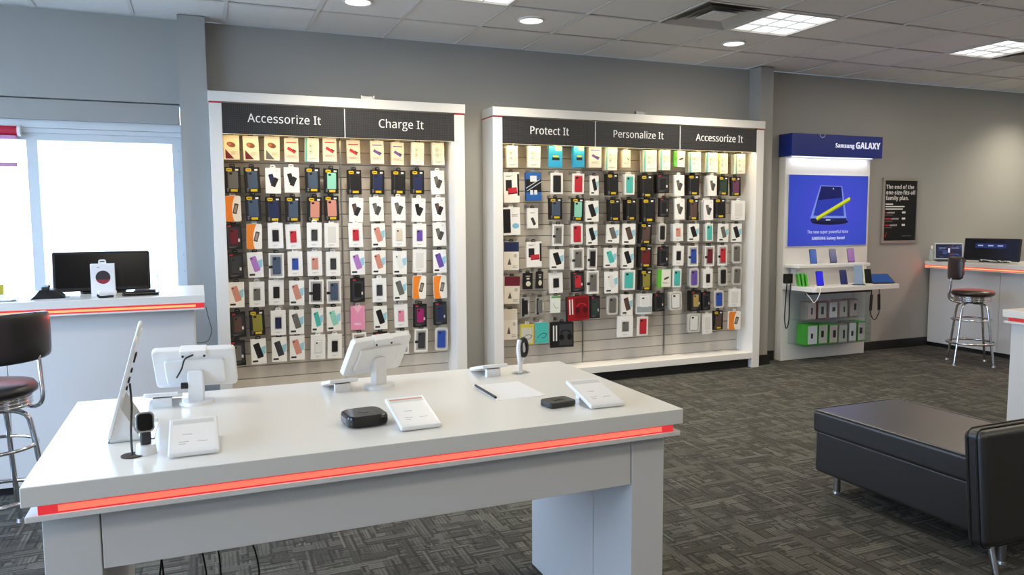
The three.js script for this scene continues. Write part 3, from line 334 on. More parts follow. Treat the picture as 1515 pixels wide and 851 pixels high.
// ---------------------------------------------------------------- tables and counters
function table(label, x0, x1, z0, z1, h, leds, lit) {
  const t = thing('display_table', label, 'table', [(x0 + x1) / 2, 0, (z0 + z1) / 2]), a = (x1 - x0) / 2, b = (z1 - z0) / 2;
  mesh('table_top', bx(-a, a, h - 0.05, h, -b, b, 0.003), M.laminate, t);
  mesh('core', bx(-a + 0.03, a - 0.03, h - 0.075, h - 0.05, -b + 0.03, b - 0.03), M.bodyWhite, t);
  mesh('lower_lip', bx(-a + 0.006, a - 0.006, h - 0.09, h - 0.075, -b + 0.006, b - 0.006, 0.002), M.white, t);
  const y = h - 0.0625, strip = (s) => {
    const g = s === 'front' ? bx(-a + 0.035, a - 0.035, y - 0.011, y + 0.011, b - 0.029, b - 0.012) : s === 'back' ? bx(-a + 0.035, a - 0.035, y - 0.011, y + 0.011, -b + 0.012, -b + 0.029) : bx(-a + 0.012, -a + 0.029, y - 0.011, y + 0.011, -b + 0.035, b - 0.035);
    const st = mesh('light_strip', g, lit ? M.led : M.ledDim, t); if (lit) { const f = s === 'front' ? 1 : -1, zz = f * (b - 0.018); mesh('strip_halo', bx(-a + 0.033, a - 0.033, y + 0.0075, y + 0.0118, zz - 0.008, zz + 0.008), M.ledHalo, st); mesh('strip_halo', bx(-a + 0.033, a - 0.033, y - 0.0118, y - 0.0088, zz - 0.008, zz + 0.008), M.ledHalo, st); for (const q of [-1, 1]) mesh('strip_end', bx(q > 0 ? a - 0.075 : -a + 0.033, q > 0 ? a - 0.033 : -a + 0.075, y - 0.0119, y + 0.0119, zz - 0.0085, zz + 0.0085), M.ledHalo, st); }  // halo and fade-out of the glow built as dimmer red bands and ends
    if (lit) { const f = s === 'front' ? 1 : -1; areaLight(t, LED, 4, 2 * a - 0.08, 0.02, [0, y, f * (b - 0.01)], [t.position.x, y, t.position.z + f * (b + 1)]); }
  };
  leds.forEach(strip);
  const LW = 0.125, in_ = 0.03, fz = b - 0.065;
  for (const s of [-1, 1]) {
    const xo = s * (a - in_), xi = s * (a - in_ - LW), l = Math.min(xo, xi), r = Math.max(xo, xi);
    mesh('leg_panel', bx(l, r, 0, h - 0.09, fz - 0.26, fz, 0.002), M.bodyWhite, t); mesh('leg_panel', bx(l, r, 0, h - 0.09, -b + 0.045, fz - 0.264, 0.002), M.bodyWhite, t);
  }
  const ai = a - in_ - LW - 0.003; mesh('apron', bx(-ai, ai, h - 0.255, h - 0.09, fz - 0.03, fz - 0.001, 0.002), M.bodyWhite, t); mesh('apron', bx(-ai, ai, h - 0.255, h - 0.09, -b + 0.05, -b + 0.08, 0.002), M.bodyWhite, t);
  return t;
}
const TH = 0.88;
table('large white display table with red light strip holding tablets and cards', -0.415, 1.445, -2.963, -2.036, TH, ['front', 'back'], true);
table('white display table edge behind the black lounge bench', 4.975, 6.85, -3.41, -2.48, TH, ['left'], false);
for (const [x, z, s] of [[-0.16, -2.45, 0.02], [-0.12, -2.42, -0.03], [-0.05, -2.4, 0.03], [0.0, -2.43, 0.02], [0.08, -2.41, 0.05]]) single('power_cord', tube([[x, 0.62, z], [x + s, 0.4, z + 0.02], [x - s, 0.15, z], [x + 0.05, 0.006, z - 0.05], [x + 0.2, 0.006, z - 0.1]], 0.003, 24, 6), M.cable, 'black power cord dangling under the white display table', 'cord', null, null, 'cords under the display table');

function counter(label, len, depth, h, turn, p) {   // front faces local +z, origin at one front corner, runs to -x
  const t = thing('service_counter', label, 'counter', p, turn);
  mesh('counter_top', bx(-len, 0, h - 0.045, h, -depth, 0, 0.003), M.laminate, t); mesh('core', bx(-len + 0.01, -0.02, h - 0.075, h - 0.045, -depth + 0.02, -0.03), M.bodyWhite, t);
  const st = mesh('light_strip', bx(-len, -0.05, h - 0.071, h - 0.049, -0.028, -0.008), M.ledWarm, t); mesh('strip_halo', bx(-len, -0.05, h - 0.0545, h - 0.0475, -0.026, -0.006), M.ledHalo, st); mesh('strip_halo', bx(-len, -0.05, h - 0.0735, h - 0.067, -0.026, -0.006), M.ledHalo, st); mesh('strip_end', bx(-0.05, -0.004, h - 0.0735, h - 0.0475, -0.028, -0.006), M.ledHalo, st); mesh('lower_lip', bx(-len, -0.004, h - 0.085, h - 0.075, -depth, -0.004, 0.002), M.white, t);  // red fringe of the glow put in as glowing bands and end piece
  const n = Math.round(len / 0.9); for (let i = 0; i < n; i++) mesh('front_panel', bx(-len + (len - 0.06) * i / n + 0.0015, -len + (len - 0.06) * (i + 1) / n - 0.0015, 0.05, h - 0.085, -0.13, -0.09, 0.002), M.bodyWhite, t);
  mesh('side_panel', bx(-0.1, -0.061, 0.05, h - 0.085, -depth + 0.05, -0.131), M.bodyWhite, t); mesh('kick_plate', bx(-len, -0.08, 0, 0.05, -depth + 0.08, -0.14), M.kick, t);
  t.updateMatrixWorld(true); const v = t.localToWorld(new THREE.Vector3(-len / 2, h - 0.06, 1)); areaLight(t, new THREE.Color().setRGB(1, 0.12, 0.07), 12, len - 0.03, 0.02, [-len / 2, h - 0.06, -0.004], [v.x, v.y, v.z]); return t;
}
const CLY = 1.08; counter('white service counter with orange light strip below the bright window', 2.9, 0.75, CLY, 0, [0.015, 0, -4.7]);
const CRY = 1.0; counter('white service counter with orange light strip beside the wall poster', 2.6, 0.8, CRY, -Math.PI / 2, [7.77, 0, -6.275 + 2.6]).children;

// ---------------------------------------------------------------- stools and lounge
function stool(label, p, turn, seatM, legTurn = 0) {
  const t = thing('bar_stool', label, 'stool', p, turn, 'chrome bar stools'), R = Math.PI;
  const prof = [[0, 0.70], [0.17, 0.70], [0.193, 0.715], [0.196, 0.735], [0.18, 0.757], [0.1, 0.768], [0, 0.77]].map(a => new THREE.Vector2(...a));
  mesh('seat', new THREE.LatheGeometry(prof, 40), seatM, t);
  const band = mesh('seat_band', cyl(0.165, 0.165, 0.052, 40), M.chrome, t, [0, 0.674, 0]); for (let k = 0; k < 3; k++) mesh('band_ridge', new THREE.TorusGeometry(0.166, 0.005, 6, 40), M.chrome, band, [0, -0.017 + k * 0.017, 0], [R / 2, 0, 0]);
  mesh('swivel', cyl(0.09, 0.09, 0.02, 24), M.black, t, [0, 0.638, 0]);
  for (let k = 0; k < 4; k++) { const a = R / 4 + legTurn + k * R / 2, c = Math.cos(a), s = Math.sin(a), q = (r, y) => [r * c, y, r * s]; const leg = mesh('leg', tube([q(0.02, 0.625), q(0.1, 0.624), q(0.15, 0.6), q(0.165, 0.55), q(0.2, 0.3), q(0.243, 0.02)], 0.0125, 28, 10), M.chrome, t); mesh('foot_cap', cyl(0.016, 0.02, 0.018, 12), M.steel, leg, q(0.246, 0.009)); }
  mesh('foot_ring', new THREE.TorusGeometry(0.178, 0.009, 8, 48), M.chrome, t, [0, 0.46, 0], [R / 2, 0, 0]); mesh('foot_ring', new THREE.TorusGeometry(0.217, 0.0115, 8, 48), M.chrome, t, [0, 0.225, 0], [R / 2, 0, 0]);
  // curved padded back on the +z side
  const N = 16, g = new THREE.BufferGeometry(), prof2 = []; for (let i = 0; i < 20; i++) { const a = i / 20 * 2 * R, e = 0.45; const cx = Math.cos(a), sy = Math.sin(a); prof2.push([Math.sign(cx) * Math.pow(Math.abs(cx), e) * 0.024, Math.sign(sy) * Math.pow(Math.abs(sy), e) * 0.115]); }
  const pos = [], idx = []; for (let i = 0; i <= N; i++) { const u = i / N * 2 - 1, a = u * 0.98, k = Math.abs(u) > 0.93 ? 0.86 : 1, k2 = Math.abs(u) === 1 ? 0.35 : 1; for (const [d, y] of prof2) { const r = 0.27 + d * k2; pos.push(Math.sin(a) * r, 0.98 + y * (k * (1 - 0.1 * u * u)) - 0.03 * u * u * 0, Math.cos(a) * r - 0.06); } }
  for (let i = 0; i < N; i++) for (let j = 0; j < 20; j++) { const a = i * 20 + j, b = i * 20 + (j + 1) % 20; idx.push(a, a + 20, b, b, a + 20, b + 20); }
  for (const e of [0, N]) { const c = pos.length / 3; let m = [0, 0, 0]; for (let j = 0; j < 20; j++) for (let q = 0; q < 3; q++) m[q] += pos[(e * 20 + j) * 3 + q] / 20; pos.push(...m); for (let j = 0; j < 20; j++) { const a = e * 20 + j, b = e * 20 + (j + 1) % 20; e ? idx.push(a, c, b) : idx.push(b, c, a); } }
  g.setAttribute('position', new THREE.Float32BufferAttribute(pos, 3)); g.setAttribute('uv', new THREE.Float32BufferAttribute(new Array(pos.length / 3 * 2).fill(0), 2)); g.setIndex(idx); g.computeVertexNormals(); mesh('backrest', g, seatM, t);
  for (const s of [-1, 1]) mesh('back_bracket', tube([[s * 0.12, 0.64, 0.05], [s * 0.125, 0.645, 0.15], [s * 0.13, 0.68, 0.205], [s * 0.132, 0.8, 0.2], [s * 0.133, 0.92, 0.185]], 0.01, 24, 8), M.chrome, t);
  return t;
}
stool('black vinyl bar stool with chrome legs between the display table and window counter', [-0.93, 0, -4.12], 0.62, M.stoolVinyl);
stool('dark brown vinyl bar stool with chrome legs at the counter near the poster', [7.27, 0, -5.30], Math.PI + 0.62, M.vinylBrown, -0.22);
{
  const t = thing('lounge_bench', 'black leather lounge bench with padded backrest and short steel legs', 'bench', [3.38, 0, -2.62]);
  mesh('seat_cushion', B(0.63, 0.125, 1.02, 0.022), M.vinyl, t, [0, 0.398, 0.0]); mesh('base_box', B(0.60, 0.235, 1.0, 0.02), M.vinyl, t, [0, 0.232, 0]);
  mesh('cushion_piping', merge(tube([[-0.312, 0.458, -0.5], [-0.312, 0.458, 0.44]], 0.004, 4, 6), tube([[-0.3, 0.458, -0.506], [0.3, 0.458, -0.506]], 0.004, 4, 6), tube([[0.312, 0.458, -0.5], [0.312, 0.458, 0.44]], 0.004, 4, 6)), M.vinyl, t);
  for (const [x, z] of [[-0.21, -0.42], [0.21, -0.42], [-0.21, 0.5], [0.21, 0.5]]) { const l = mesh('leg', cyl(0.017, 0.017, 0.12, 16), M.steel, t, [x, 0.06, z]); mesh('foot', cyl(0.022, 0.024, 0.01, 16), M.steel, l, [0, -0.055, 0]); }
  const b = mesh('backrest', B(0.82, 0.50, 0.1, 0.035), M.vinyl, t, [0, 0.36, 0.50], [-0.09, 0, 0]);
  const pp = []; for (const [x, y] of [[-0.4, -0.24], [-0.4, 0.24], [0.4, 0.24], [0.4, -0.24]]) pp.push([x, y, 0]); const loop = (z) => { const c = []; const s = rrect(0.822, 0.502, 0.04).getPoints(6); for (const q of s.slice(0, -1)) c.push([q.x, q.y, z]); return tube(c, 0.0045, 96, 6, true); };
  mesh('backrest_piping', merge(loop(0.02), loop(-0.02)), M.black, b);
  for (const s of [-1, 1]) mesh('backrest_leg', tube([[s * 0.34, 0.14, 0.53], [s * 0.345, 0.005, 0.57]], 0.014, 2, 12), M.steel, t);
}

// ---------------------------------------------------------------- things on the large table
const cardTex = (warm) => canvasTex(256, 320, (c, w, h) => { c.fillStyle = '#f2f0ee'; c.fillRect(0, 0, w, h); c.fillStyle = warm ? '#c98a80' : '#d8d6d2'; c.fillRect(0, 0, w, 18); c.fillStyle = '#d5d2cf'; c.fillRect(0, 18, w, 30); for (const [x, y, l] of [[60, 160, 50], [100, 162, 20], [40, 240, 60], [150, 246, 60], [40, 262, 40]]) { c.fillStyle = '#9a9896'; c.fillRect(x, y, l, 5); } });
const cardM = [mat(0xffffff, 0.35, 0, { map: cardTex(true) }), mat(0xffffff, 0.35, 0, { map: cardTex(false) })];
function cardHolder(x, z, turn, k, label, sc = 1) {      // origin: middle of the low front edge
  const t = thing('card_holder', label, 'card holder', [x, TH, z], turn, 'slanted white price card holders'), L = 0.2 * sc, W = 0.127 * sc, up = 0.046 * sc, an = Math.asin(up / L);
  const p = mesh('plate', B(W, 0.014, L, 0.005), M.plastic, t, [0, 0.008 + up / 2, -L / 2 * Math.cos(an)], [an, 0, 0]); const c = mesh('price_card', new THREE.PlaneGeometry(W * 0.84, L * 0.84), cardM[k], p, [0, 0.0074, 0], [-Math.PI / 2, 0, 0]);
  mesh('support_block', bx(-W * 0.27, W * 0.27, 0, up - 0.008, -L * 0.86, -L * 0.72), M.plastic, t);
}
cardHolder(-0.036, -2.132, 0, 1, 'slanted white card holder beside the smartwatch');
cardHolder(0.588, -2.135, 0.02, 0, 'slanted white card holder beside the round black hotspot');
cardHolder(1.223, -2.142, -0.02, 1, 'slanted white card holder beside the flat dark hotspot');
cardHolder(0.455, -2.88, Math.PI + 0.05, 1, 'slanted white card holder turned away beside the tilted tablet stand', 0.82);
cardHolder(1.06, -2.91, Math.PI, 1, 'slanted white card holder turned away beside the fitness band', 0.84);
cardHolder(-0.13, -2.9, Math.PI - 0.05, 1, 'slanted white card holder turned away beside the cabled tablet stand', 0.85);
{ // round-cornered black hotspot, flat dark hotspot
  const t = thing('mobile_hotspot', 'glossy black rounded hotspot router on the white table', 'router', [0.447, TH, -2.285], 0.1); mesh('body', plate(0.128, 0.128, 0.034, 0.035, 0.009), M.blackGloss, t, [0, 0.0185, 0], [-Math.PI / 2, 0, 0]); mesh('top_emblem', cyl(0.02, 0.02, 0.001, 5), mat(0x3a3b3f, 0.3), t, [0.0, 0.0357, -0.005]); mesh('foot_pad', cyl(0.045, 0.045, 0.002, 20), M.black, t, [0, 0.001, 0]);
  const u = thing('mobile_hotspot', 'flat dark grey hotspot beside a slanted card holder', 'router', [1.09, TH, -2.245], 0.12); mesh('body', plate(0.105, 0.078, 0.02, 0.018, 0.005), mat(0x2f2e2d, 0.45), u, [0, 0.01, 0], [-Math.PI / 2, 0, 0]); mesh('screen', plate(0.04, 0.022, 0.001, 0.003, 0), M.blackGloss, u, [0, 0.0206, 0], [-Math.PI / 2, 0, 0]);
  const pp = thing('paper_sheet', 'white sheet of paper lying on the display table', 'paper', [1.02, TH, -2.515], 0); mesh('sheet', bx(-0.093, 0.093, 0, 0.0012, -0.128, 0.128), M.paper, pp); single('pen', tube([[0.93, TH + 0.006, -2.41], [0.93, TH + 0.006, -2.62]], 0.0045, 2, 8), M.black, 'slim black pen lying along the edge of the paper sheet', 'pen', [0, 0.0, 0]);
}
function tabletStand(x, z, turn, tilt, label, cabled, sp) {
  const t = thing('tablet_stand', label, 'tablet stand', [x, TH, z], turn);
  mesh('base_plate', cyl(0.055, 0.058, 0.01, 32), M.plastic, t, [0, 0.005, 0]); mesh('post', plate(0.05, 0.11, 0.034, 0.012, 0.003), M.plastic, t, [0, 0.06, 0]);
  const e = mesh('tablet_enclosure', plate(0.262, 0.16, 0.026, 0.014, 0.004), M.plastic, t, [0, 0.125, -0.012], [tilt, 0, 0]);
  mesh('back_cover', plate(0.19, 0.105, 0.012, 0.012, 0.004), M.plastic, e, [0, -0.008, 0.017]); mesh('top_clamp', plate(0.085, 0.026, 0.034, 0.005, 0.002), M.plastic, e, [0, 0.07, 0.003]); for (const s of [-1, 1]) mesh('clamp_screw', cyl(0.004, 0.004, 0.004, 10), M.black, e, [s * 0.034, 0.062, 0.021], [Math.PI / 2, 0, 0]);
  mesh('screen', plate(0.215, 0.13, 0.001, 0.004, 0), M.blackGloss, e, [0, 0, -0.0126]);
  if (cabled) mesh('cable', tube([[0.0, 0.07, 0.024], [-0.025, 0.06, 0.03], [-0.04, 0.02, 0.034], [-0.06, -0.02, 0.032]], 0.0028, 24, 6), M.cable, e), mesh('plug', cyl(0.011, 0.011, 0.02, 12), M.black, t, [-0.036, 0.064, 0.012], [0, 0, Math.PI / 2]);
}
tabletStand(-0.03, -2.78, -0.12, 0.52, 'white tablet stand seen from behind with black cable', true);
tabletStand(0.60, -2.77, 0.42, 0.55, 'white tablet stand tilted back beside a slanted card holder', false);
{ // leaning white display panel with phone cable
  const t = thing('phone_easel', 'tall thin white display panel leaning beside the smartwatch', 'display panel', [-0.262, TH, -2.47]);
  const p = mesh('panel', plate(0.24, 0.30, 0.009, 0.02, 0.002), M.plastic, t, [0.044, 0.152, 0], [0, Math.PI / 2, 0]); p.rotation.order = 'ZYX'; p.rotation.z = -0.28;
  mesh('top_loop', new THREE.TorusGeometry(0.022, 0.0055, 8, 24), M.plastic, p, [-0.06, 0.165, 0]);
  for (const [y, h] of [[0.04, 0.03], [0.0, 0.012], [-0.03, 0.016], [-0.055, 0.01]]) mesh('connector', B(0.02, h, 0.006), M.black, p, [0.03, y + 0.03, 0.0065]);
  const s = new THREE.Shape(); s.moveTo(0, 0); s.lineTo(0.08, 0); s.lineTo(0.028, 0.1); s.lineTo(0.0, 0.01); const fg = new THREE.ExtrudeGeometry(s, { depth: 0.006, bevelEnabled: false }); mesh('foot', fg, M.plastic, t, [0.006, 0, 0.105]); mesh('foot', fg, M.plastic, t, [0.006, 0, -0.11]); mesh('base', bx(0.0, 0.12, 0, 0.004, -0.115, 0.115), M.acrylic, t);
  single('cable_grommet', cyl(0.028, 0.028, 0.003, 24), mat(0x3d332b, 0.6), 'round brown cable grommet beside the smartwatch stand', 'grommet', [-0.188, TH + 0.0015, -2.205]);
  single('charging_cable', tube([[-0.205, 1.03, -2.44], [-0.198, 0.98, -2.38], [-0.195, 0.93, -2.28], [-0.19, 0.9, -2.22], [-0.188, 0.884, -2.205]], 0.003, 32, 6), M.cable, 'black cable running from the white panel into the table grommet', 'cable');
  const w = thing('smartwatch', 'dark smartwatch upright on a small white charging stand', 'watch', [-0.155, TH, -2.215], 0.1);
  mesh('stand', cyl(0.024, 0.027, 0.026, 20), M.plastic, w, [0, 0.013, 0]); mesh('strap', merge(new THREE.TorusGeometry(0.02, 0.006, 8, 24).scale(1, 1.4, 2.2).rotateY(Math.PI / 2).translate(0, 0.05, -0.008)), M.darkGrey, w);
  const c = mesh('watch_case', plate(0.046, 0.054, 0.012, 0.013, 0.003), M.steel, w, [0, 0.087, 0.006], [-0.2, 0, 0]); mesh('screen', plate(0.037, 0.045, 0.002, 0.01, 0.0005), M.blackGloss, c, [0, 0, 0.0063]);
  const f = thing('fitness_band', 'dark fitness band on a curved white stand at the table back', 'watch', [1.185, TH, -2.785], 0.3);
  mesh('base', plate(0.07, 0.05, 0.006, 0.01, 0.001), M.acrylic, f, [0, 0.003, 0], [-Math.PI / 2, 0, 0]); mesh('stem', tube([[0, 0.004, 0], [-0.006, 0.05, 0], [-0.012, 0.1, 0], [-0.006, 0.138, 0]], 0.009, 20, 10), M.plastic, f); mesh('band_arm', tube([[0, 0.03, 0], [0.016, 0.06, 0], [0.02, 0.1, 0], [0.008, 0.138, 0]], 0.004, 20, 8), M.plastic, f); mesh('band', new THREE.TorusGeometry(0.03, 0.009, 8, 28).scale(0.55, 1.1, 1.4), M.darkGrey, f, [0.013, 0.105, 0.002]);
}

// ---------------------------------------------------------------- things on the counters
function monitor(label, p, turn, w, h, screenM, ang = 0.12) {
  const t = thing('monitor', label, 'monitor', p, turn); mesh('base', plate(0.24, 0.16, 0.012, 0.03, 0.002), M.black, t, [0, 0.006, -0.05], [-Math.PI / 2, 0, 0]); mesh('neck', bx(-0.03, 0.03, 0.01, 0.12, -0.07, -0.045, 0.004), M.black, t);
  const s = mesh('screen_housing', plate(w, h, 0.03, 0.012, 0.004), M.black, t, [0, h / 2 + 0.012, -0.02], [-ang, 0, 0]); mesh('screen', plate(w - 0.03, h - 0.035, 0.002, 0.004, 0), screenM, s, [0, 0.004, 0.0152]); return t;
}
monitor('black monitor on the window counter behind a small white box', [-0.545, CLY, -5.1], 0.02, 0.515, 0.235, M.blackGloss);
const scrTex = canvasTex(256, 128, (c, w, h) => { c.fillStyle = '#08080c'; c.fillRect(0, 0, w, h); c.fillStyle = '#1d2c66'; c.fillRect(50, 26, 150, 30); c.fillStyle = '#a9b4dc'; for (const x of [62, 112, 158]) c.fillRect(x, 36, 26, 8); }), lapTex = canvasTex(256, 160, (c, w, h) => { c.fillStyle = '#141d40'; c.fillRect(0, 0, w, h); for (let i = 0; i < 40; i++) { c.fillStyle = ['#22346e', '#3a5590', '#5a3550', '#0c1024'][i % 4]; c.fillRect(rr(0, 240), rr(0, 150), rr(10, 50), rr(4, 18)); } c.fillStyle = '#dfe6f5'; c.fillRect(122, 46, 18, 50); c.fillStyle = '#7f93c8'; c.fillRect(30, 40, 70, 8); c.fillRect(160, 40, 70, 8); });
const scrM = (t) => new THREE.MeshStandardMaterial({ color: 0x050505, roughness: 0.25, emissive: 0xffffff, emissiveMap: t, emissiveIntensity: 0.9 });
function uvFit(g, w, h) { const p = g.attributes.position, u = g.attributes.uv; for (let i = 0; i < p.count; i++) u.setXY(i, p.getX(i) / w + 0.5, p.getY(i) / h + 0.5); return g; }
{
  const m = monitor('wide black monitor showing a blue banner on the counter near the poster', [8.1, CRY, -5.72], -Math.PI / 2 + 0.1, 0.6, 0.25, M.blackGloss, 0.1);
  mesh('display', uvFit(plate(0.57, 0.215, 0.001, 0.004, 0), 0.57, 0.215), scrM(scrTex), m.children[2], [0, 0.004, 0.0168]);
  const l = thing('laptop', 'small open laptop with lit screen on the counter beside the wide monitor', 'laptop', [7.95, CRY, -6.10], -0.75); mesh('keyboard_base', plate(0.29, 0.2, 0.016, 0.012, 0.003), M.darkGrey, l, [0, 0.008, 0.05], [-Math.PI / 2, 0, 0]); mesh('keys', B(0.25, 0.002, 0.09), M.black, l, [0, 0.017, 0.03]);
  const lid = mesh('lid', plate(0.29, 0.19, 0.008, 0.01, 0.002), M.alu, l, [0, 0.108, -0.065], [-0.2, 0, 0]); mesh('screen', uvFit(plate(0.265, 0.165, 0.001, 0.003, 0), 0.265, 0.165), scrM(lapTex), lid, [0, 0, 0.0048]);
  const b = thing('spray_bottle', 'small clear bottle beside the laptop on the counter', 'bottle', [7.815, CRY, -6.225]); mesh('body', new THREE.LatheGeometry([[0, 0], [0.026, 0], [0.028, 0.01], [0.028, 0.1], [0.012, 0.125], [0.012, 0.14], [0, 0.14]].map(a => new THREE.Vector2(...a)), 20), phys(0xeef2f0, 0.15, { transmission: 0.7, thickness: 0 }), b); mesh('cap', cyl(0.013, 0.013, 0.035, 16), M.plastic, b, [0, 0.157, 0]);
  const kb = thing('cable_bundle', 'tangled pale cables in front of the wide monitor', 'cables', [8.0, CRY, -5.6]); for (let k = 0; k < 4; k++) { const pts = []; for (let i = 0; i < 8; i++) pts.push([rr(-0.07, 0.05), 0.008 + rr(0, 0.022), -0.15 + i * 0.045 + rr(-0.02, 0.02)]); mesh('cable', tube(pts, 0.004, 40, 6), k % 2 ? M.black : M.plastic, kb); }
}
{ // window counter clutter
  const b = thing('speaker_box', 'small white retail box with round dark picture before the black monitor', 'box', [-0.518, CLY, -4.86], 0.06);
  mesh('carton', B(0.122, 0.185, 0.07, 0.002), M.plastic, b, [0, 0.0925, -0.035]);
  const bt = canvasTex(128, 192, (c, w, h) => { c.fillStyle = '#f0eff1'; c.fillRect(0, 0, w, h); c.fillStyle = '#3c3438'; c.beginPath(); c.arc(66, 78, 40, 0, 7); c.fill(); c.fillStyle = '#93323c'; c.beginPath(); c.arc(66, 78, 40, 0.35, Math.PI - 0.35); c.fill(); c.fillStyle = '#888'; c.fillRect(36, 16, 14, 4); }); mesh('printed_front', new THREE.PlaneGeometry(0.119, 0.182), mat(0xffffff, 0.4, 0, { map: bt }), b, [0, 0.0925, 0.0006]); mesh('hang_tab', tabGeo, M.plastic, b, [0, 0.184, -0.03]);
  const s = thing('barcode_scanner', 'small white handheld scanner lying before the retail box', 'scanner', [-0.49, CLY, -4.77], 0.1); mesh('body', B(0.095, 0.026, 0.035, 0.01), M.plastic, s, [0, 0.03, 0]); mesh('grip', tube([[-0.04, 0.028, 0], [-0.045, 0.01, 0.01], [0.03, 0.008, 0.02]], 0.007, 16, 8), M.black, s);
  const r = thing('phone_dock', 'flat dark dock with short antenna beside the retail box', 'router', [-0.325, CLY, -4.85], -0.05); mesh('body', plate(0.19, 0.11, 0.018, 0.02, 0.004), M.blackGloss, r, [0, 0.01, 0], [-Math.PI / 2, 0, 0]); mesh('upper_deck', B(0.11, 0.012, 0.06, 0.004), M.darkGrey, r, [0.02, 0.024, -0.015]); mesh('antenna', tube([[0.088, 0.015, -0.03], [0.09, 0.06, -0.03], [0.084, 0.125, -0.03]], 0.0028, 12, 6), M.alu, r);
  const d = thing('desk_phone', 'black desk phone on the counter between the mullion and monitor', 'phone', [-0.79, CLY, -4.86], 0.1); const sh = new THREE.Shape(); sh.moveTo(-0.08, 0); sh.lineTo(0.08, 0); sh.lineTo(0.075, 0.012); sh.lineTo(0.035, 0.045); sh.lineTo(-0.035, 0.048); sh.lineTo(-0.06, 0.016); const g = new THREE.ExtrudeGeometry(sh, { depth: 0.13, bevelEnabled: true, bevelSize: 0.003, bevelThickness: 0.003, bevelSegments: 1 }); g.translate(0, 0.003, -0.065); mesh('body', g, M.black, d); mesh('handset', B(0.035, 0.02, 0.17, 0.009), M.darkGrey, d, [-0.01, 0.062, 0]); mesh('base_plate', bx(-0.1, 0.1, 0, 0.003, -0.07, 0.08), M.alu, d);
  const st = thing('leaflet_stack', 'loose white leaflets on the window counter beside the desk phone', 'leaflets', [-1.02, CLY, -4.83]); for (let k = 0; k < 3; k++) mesh('leaflet', bx(-0.08, 0.08, k * 0.004, k * 0.004 + 0.003, -0.06, 0.06), M.paper, st, [rr(-0.02, 0.02), 0, rr(-0.02, 0.02)], [0, rr(-0.4, 0.4), 0]);
  const c = thing('yellow_flyer_stand', 'small yellow and dark flyer stand at the window', 'flyer', [-1.135, CLY, -5.2], 0.1); mesh('flyer', B(0.17, 0.06, 0.006, 0.001), M.yellowCard, c, [-0.02, 0.032, 0], [-0.1, 0, 0]); mesh('stand_foot', bx(-0.06, 0.02, 0, 0.004, -0.03, 0.03), M.acrylic, c);
  single('loose_wire', tube([[0.02, 0.99, -4.9], [0.03, 0.93, -4.89], [0.045, 0.84, -4.89], [0.02, 0.78, -4.9], [-0.04, 0.77, -4.92]], 0.002, 24, 5), M.cable, 'thin dark wire looping out from the window counter end', 'wire');
}
// red rolled shade and bar hanging in the window
{
  const t = thing('red_shade_roll', 'red rolled window shade with white end cap', 'shade', [-1.15, 2.152, -6.36]); mesh('roll', cyl(0.034, 0.034, 0.9, 24), M.red2, t, [-0.46, 0, 0], [0, 0, Math.PI / 2]); mesh('end_cap', cyl(0.04, 0.04, 0.02, 24), M.plastic, t, [0, 0, 0], [0, 0, Math.PI / 2]); mesh('lower_cover', bx(-0.91, -0.02, -0.06, -0.034, -0.03, 0.03, 0.005), M.pinkish, t);
  single('shade_bar', bx(-0.7, 0, -0.015, 0.015, -0.008, 0.008, 0.003), M.pinkish, 'thin pink bar hanging below the red shade roll', 'bar', [-1.178, 1.915, -6.37]);
}

